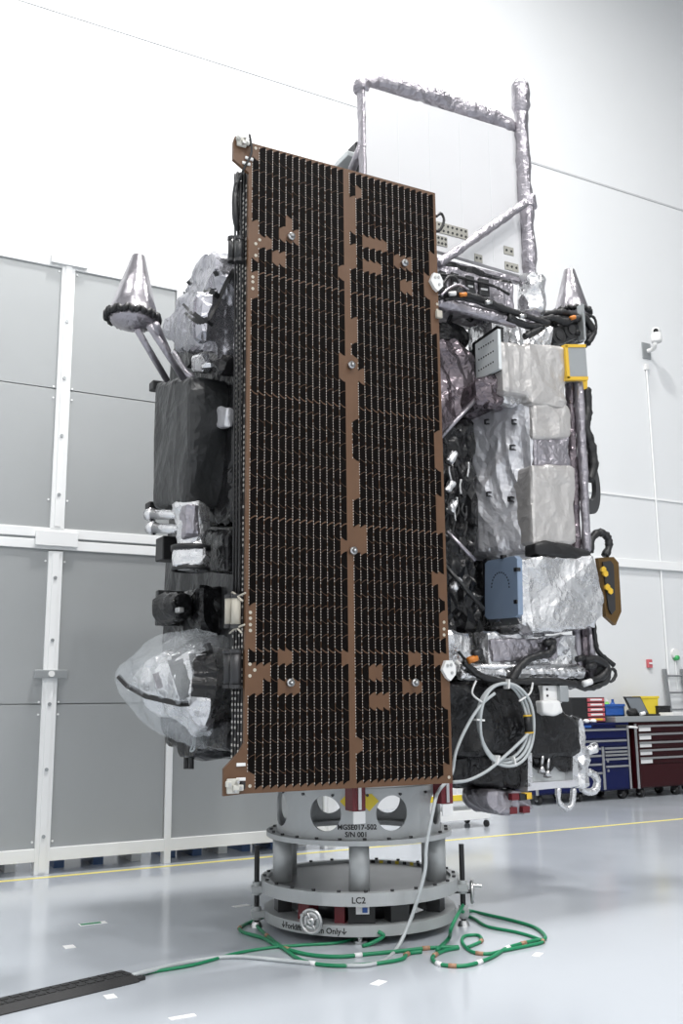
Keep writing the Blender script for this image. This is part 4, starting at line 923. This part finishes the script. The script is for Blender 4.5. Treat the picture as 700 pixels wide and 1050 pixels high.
# blue bin with bottles
x0=PY(620,730,YT+.3).x; x1=PY(640,730,YT+.3).x
t=thing('parts_bin','bright blue open parts bin beside the organiser','bin',((x0+x1)/2,YT+.4,zt_))
bm=B(); zz=zt_; hgt=.2
box(bm,x0,x1,YT+.3,YT+.6,zz,zz+.02); box(bm,x0,x1,YT+.3,YT+.315,zz,zz+hgt); box(bm,x0,x1,YT+.585,YT+.6,zz,zz+hgt); box(bm,x0,x0+.015,YT+.3,YT+.6,zz,zz+hgt); box(bm,x1-.015,x1,YT+.3,YT+.6,zz,zz+hgt); obj('tub',bm,'bright_blue',t)
bm=B(); box(bm,x0-.01,x1+.01,YT+.285,YT+.3,zz+hgt-.04,zz+hgt,.004); obj('rim',bm,'bright_blue',t)
for i,(xx,m,lab) in enumerate(((.2,'lime','lime green bottle in the blue parts bin, left'),(.45,'lime','lime green bottle in the blue parts bin, right'),(.75,'bright_blue','blue bottle standing in the blue parts bin'))):
    X=x0+(x1-x0)*xx; tt=thing('spray_bottle',lab,'bottle',(X,YT+.45,zz+.02),'bottles in the blue bin')
    bm=B(); lathe(bm,[(.0001,zz+.02),(.055,zz+.02),(.055,zz+.18),(.02,zz+.24),(.0001,zz+.24)],(X,YT+.45,0),14); obj('bottle_body',bm,m,tt,True)
    bm=B(); cyl(bm,(X,YT+.45,zz+.24),(X,YT+.45,zz+.28),.022,10); obj('cap',bm,'white_plastic' if i<2 else 'bright_blue',tt)
# tablet / laptop
c=PY(661,731,YT+.2)
t=thing('laptop','dark laptop with a grey screen on the red chest','laptop',(c.x,YT+.25,zt_))
bm=B(); box(bm,c.x-.20,c.x+.25,YT+.10,YT+.35,zt_,zt_+.03,.006); obj('keyboard_base',bm,'black',t)
bm=B(); obox(bm,(c.x-.02,YT+.37,zt_+.17),(.19,0,0),(0,.012,0),(-.04,.05,.15)); sc_=obj('lid',bm,'black',t)
bm=B(); obox(bm,(c.x-.02,YT+.352,zt_+.172),(.165,0,0),(0,.004,0),(-.034,.042,.125)); obj('screen',bm,'screen',sc_)
c=PY(665,722,YT+.46); t=thing('yellow_bin','yellow upright bin behind the laptop','bin',(c.x,YT+.6,zt_))
zq=PY(665,715,YT+.55).z
bm=B(); prism(bm,[(c.x-.2,YT+.46,zt_),(c.x+.2,YT+.46,zt_),(c.x+.23,YT+.46,zq),(c.x-.23,YT+.46,zq)],(0,.12,0)); obj('tub',bm,'yellow',t)
bm=B(); box(bm,c.x-.25,c.x+.25,YT+.45,YT+.59,zq-.02,zq+.02,.005); obj('rim',bm,'yellow',t)
c=PY(681,728,YT+.40); t=thing('black_case','small black case on the red chest right of the yellow bin','case',(c.x,YT+.5,zt_))
bm=B(); box(bm,c.x-.15,c.x+.15,YT+.40,YT+.58,zt_,zt_+.12,.01); obj('case_body',bm,'black',t); bm=B(); box(bm,c.x-.155,c.x+.155,YT+.395,YT+.585,zt_+.12,zt_+.16,.01); obj('case_lid',bm,'black',t)
c=PY(648,731,YT+.2); t=thing('black_pouch','lumpy black pouch on the red chest left of the laptop','pouch',(c.x,YT+.2,zt_))
bm=B(); bmesh.ops.create_icosphere(bm,subdivisions=3,radius=.1,matrix=Matrix.Translation((c.x,YT+.2,zt_+.06))@Matrix.Diagonal((1.1,.8,.75,1)))
for v in bm.verts: v.co+=V((0,0,1))*.03*noise.noise(v.co*14)
obj('pouch_body',bm,'black',t,True)
bm=B(); cyl(bm,(c.x+.06,YT+.08,zt_+.03),(c.x+.14,YT+.06,zt_+.05),.03,10); obj('white_tag',bm,'white_plastic',t)
c=PY(695,738,YT+.1); bm=B()
for k in range(4): box(bm,c.x-.2+.01*k,c.x+.25+.012*k,YT+.02,YT+.35,zt_+.012*k,zt_+.012*k+.011)
tag(obj('paper_stack',bm,'white_label'),'stack of white papers at the right end of the red chest','papers')
c=PY(645,745,YT); 
bm=B(); tube(bm,[(xb1+.02,YT+.02,zT-.05),(xb1+.06,YT-.04,zT-.05),(xb1+.16,YT-.04,zT-.06),(xb1+.2,YT+.02,zT-.06)],.02,8); obj('push_handle',bm,'white_plastic',blue,True)

# ---- white wire cart behind the satellite
x0,x1=PY(440,815,3.9).x,PY(502,815,3.9).x; zb_=PY(480,822,3.9).z; ztop=PY(480,794,3.9).z
t=thing('wire_cart','white wire basket cart with a yellow strip behind the stand','cart',((x0+x1)/2,4.1,0))
bm=B(); box(bm,x0,x1,3.9,4.4,zb_,zb_+.04,.006); box(bm,x0,x1,3.9,4.4,.10,.22,.006); obj('shelf',bm,'white_aluminium',t)
bm=B(); box(bm,x0,x1,3.88,3.9,zb_+.02,zb_+.09); obj('yellow_strip',bm,'yellow',t)
for i in range(12):
    x=x0+(x1-x0)*i/11; bm=B(); cyl(bm,(x,3.9,zb_),(x,3.9,ztop),.006,6); obj('wire',bm,'white_aluminium',t)
for k in range(4):
    z=zb_+(ztop-zb_)*(k+1)/4; bm=B(); cyl(bm,(x0,3.9,z),(x1,3.9,z),.007,6); obj('wire',bm,'white_aluminium',t)
for x in (x0+.04,x1-.04):
    for y in (3.94,4.36):
        bm=B(); cyl(bm,(x,y,.08),(x,y,ztop),.015,10); obj('leg',bm,'white_aluminium',t); bm=B(); cyl(bm,(x-.02,y,.04),(x+.02,y,.04),.04,14); obj('caster_wheel',bm,'black',t)

# ================================================================== THINGS ON THE BACK WALL
c=PY(662,360,WY)
t=thing('security_camera','white dome security camera on a grey wall plate','security camera',(c.x,WY,c.z))
bm=B(); box(bm,c.x-.11,c.x+.11,WY-.02,WY,c.z-.16,c.z+.16,.004); obj('wall_plate',bm,'galvanised',t)
e=PY(673,351,WY-.45); e=V((e.x,WY-.45,e.z))
bm=B(); tube(bm,[(c.x-.02,WY-.06,c.z-.02),(c.x-.0,WY-.2,c.z-.02),(e.x-.02,WY-.42,e.z-.05),(e.x,WY-.45,e.z+.04)],.04,10); obj('arm',bm,'white_plastic',t,True)
bm=B(); lathe(bm,[(.0001,0),(.09,0),(.10,.03),(.10,.14),(.085,.18),(.0001,.18)],(e.x,e.y,e.z+.0),24); obj('housing',bm,'white_plastic',t,True)
bm=B(); bmesh.ops.create_uvsphere(bm,u_segments=20,v_segments=12,radius=.085,matrix=Matrix.Translation((e.x,e.y,e.z+.22))); hd=obj('camera_head',bm,'white_plastic',t,True)
bm=B(); f_=(CAM-e).normalized(); cyl(bm,V((e.x,e.y,e.z+.23))+f_*.07,V((e.x,e.y,e.z+.23))+f_*.095,.045,16); obj('lens',bm,'black',hd)
bm=B(); cyl(bm,(c.x-.05,WY-.03,.9),(c.x-.05,WY-.03,c.z-.35),.016,8); obj('conduit',bm,'white_aluminium',t)
bm=B(); box(bm,c.x-.09,c.x-.01,WY-.06,WY,c.z-.40,c.z-.28,.008); obj('junction_box',bm,'white_plastic',t)
c=PY(664.5,680.5,WY); t=thing('fire_alarm','small red fire alarm pull box on the white wall','alarm',(c.x,WY,c.z))
bm=B(); box(bm,c.x-.055,c.x+.055,WY-.05,WY,c.z-.075,c.z+.075,.01); obj('case',bm,'pink_drawer',t); bm=B(); box(bm,c.x-.035,c.x+.035,WY-.065,WY-.05,c.z-.01,c.z+.02,.004); obj('pull_handle',bm,'white_label',t)
c=PY(691,673,WY); t=thing('alarm_strobe','white round strobe with a green lens on the wall','strobe',(c.x,WY,c.z))
bm=B(); cyl(bm,(c.x,WY-.05,c.z+.05),(c.x,WY,c.z+.05),.09,20); obj('base',bm,'white_plastic',t); bm=B(); cyl(bm,(c.x,WY-.09,c.z-.03),(c.x,WY-.0,c.z-.03),.045,14); obj('lens',bm,'dome_green',t,True)
bm=B(); cyl(bm,(c.x,WY-.02,c.z-.6),(c.x,WY-.02,c.z-.05),.01,8); obj('wire',bm,'white_aluminium',t)
# ladder leaning at the right edge
l0=PY(694.5,736,WY-.25); 
t=thing('ladder','grey metal ladder leaning on the wall at the right edge','ladder',(l0.x+.2,WY-.3,0))
zl=PY(694,686,WY-.1).z
for dx in (0,.45):
    bm=B(); a=V((l0.x+dx,WY-.20,0)); b=V((l0.x+dx-.03,WY-.05,zl)); m_=(a+b)/2; ax_=(b-a)/2; obox(bm,m_,(.035,0,0),(0,.02,0),ax_); obj('rail',bm,'ladder_grey',t)
for k in range(7):
    f_=(k+.6)/7; a=V((l0.x,WY-.20,0)).lerp(V((l0.x-.03,WY-.05,zl)),f_); bm=B(); cyl(bm,a,a+V((.45,0,0)),.018,10); obj('rung',bm,'ladder_grey',t)
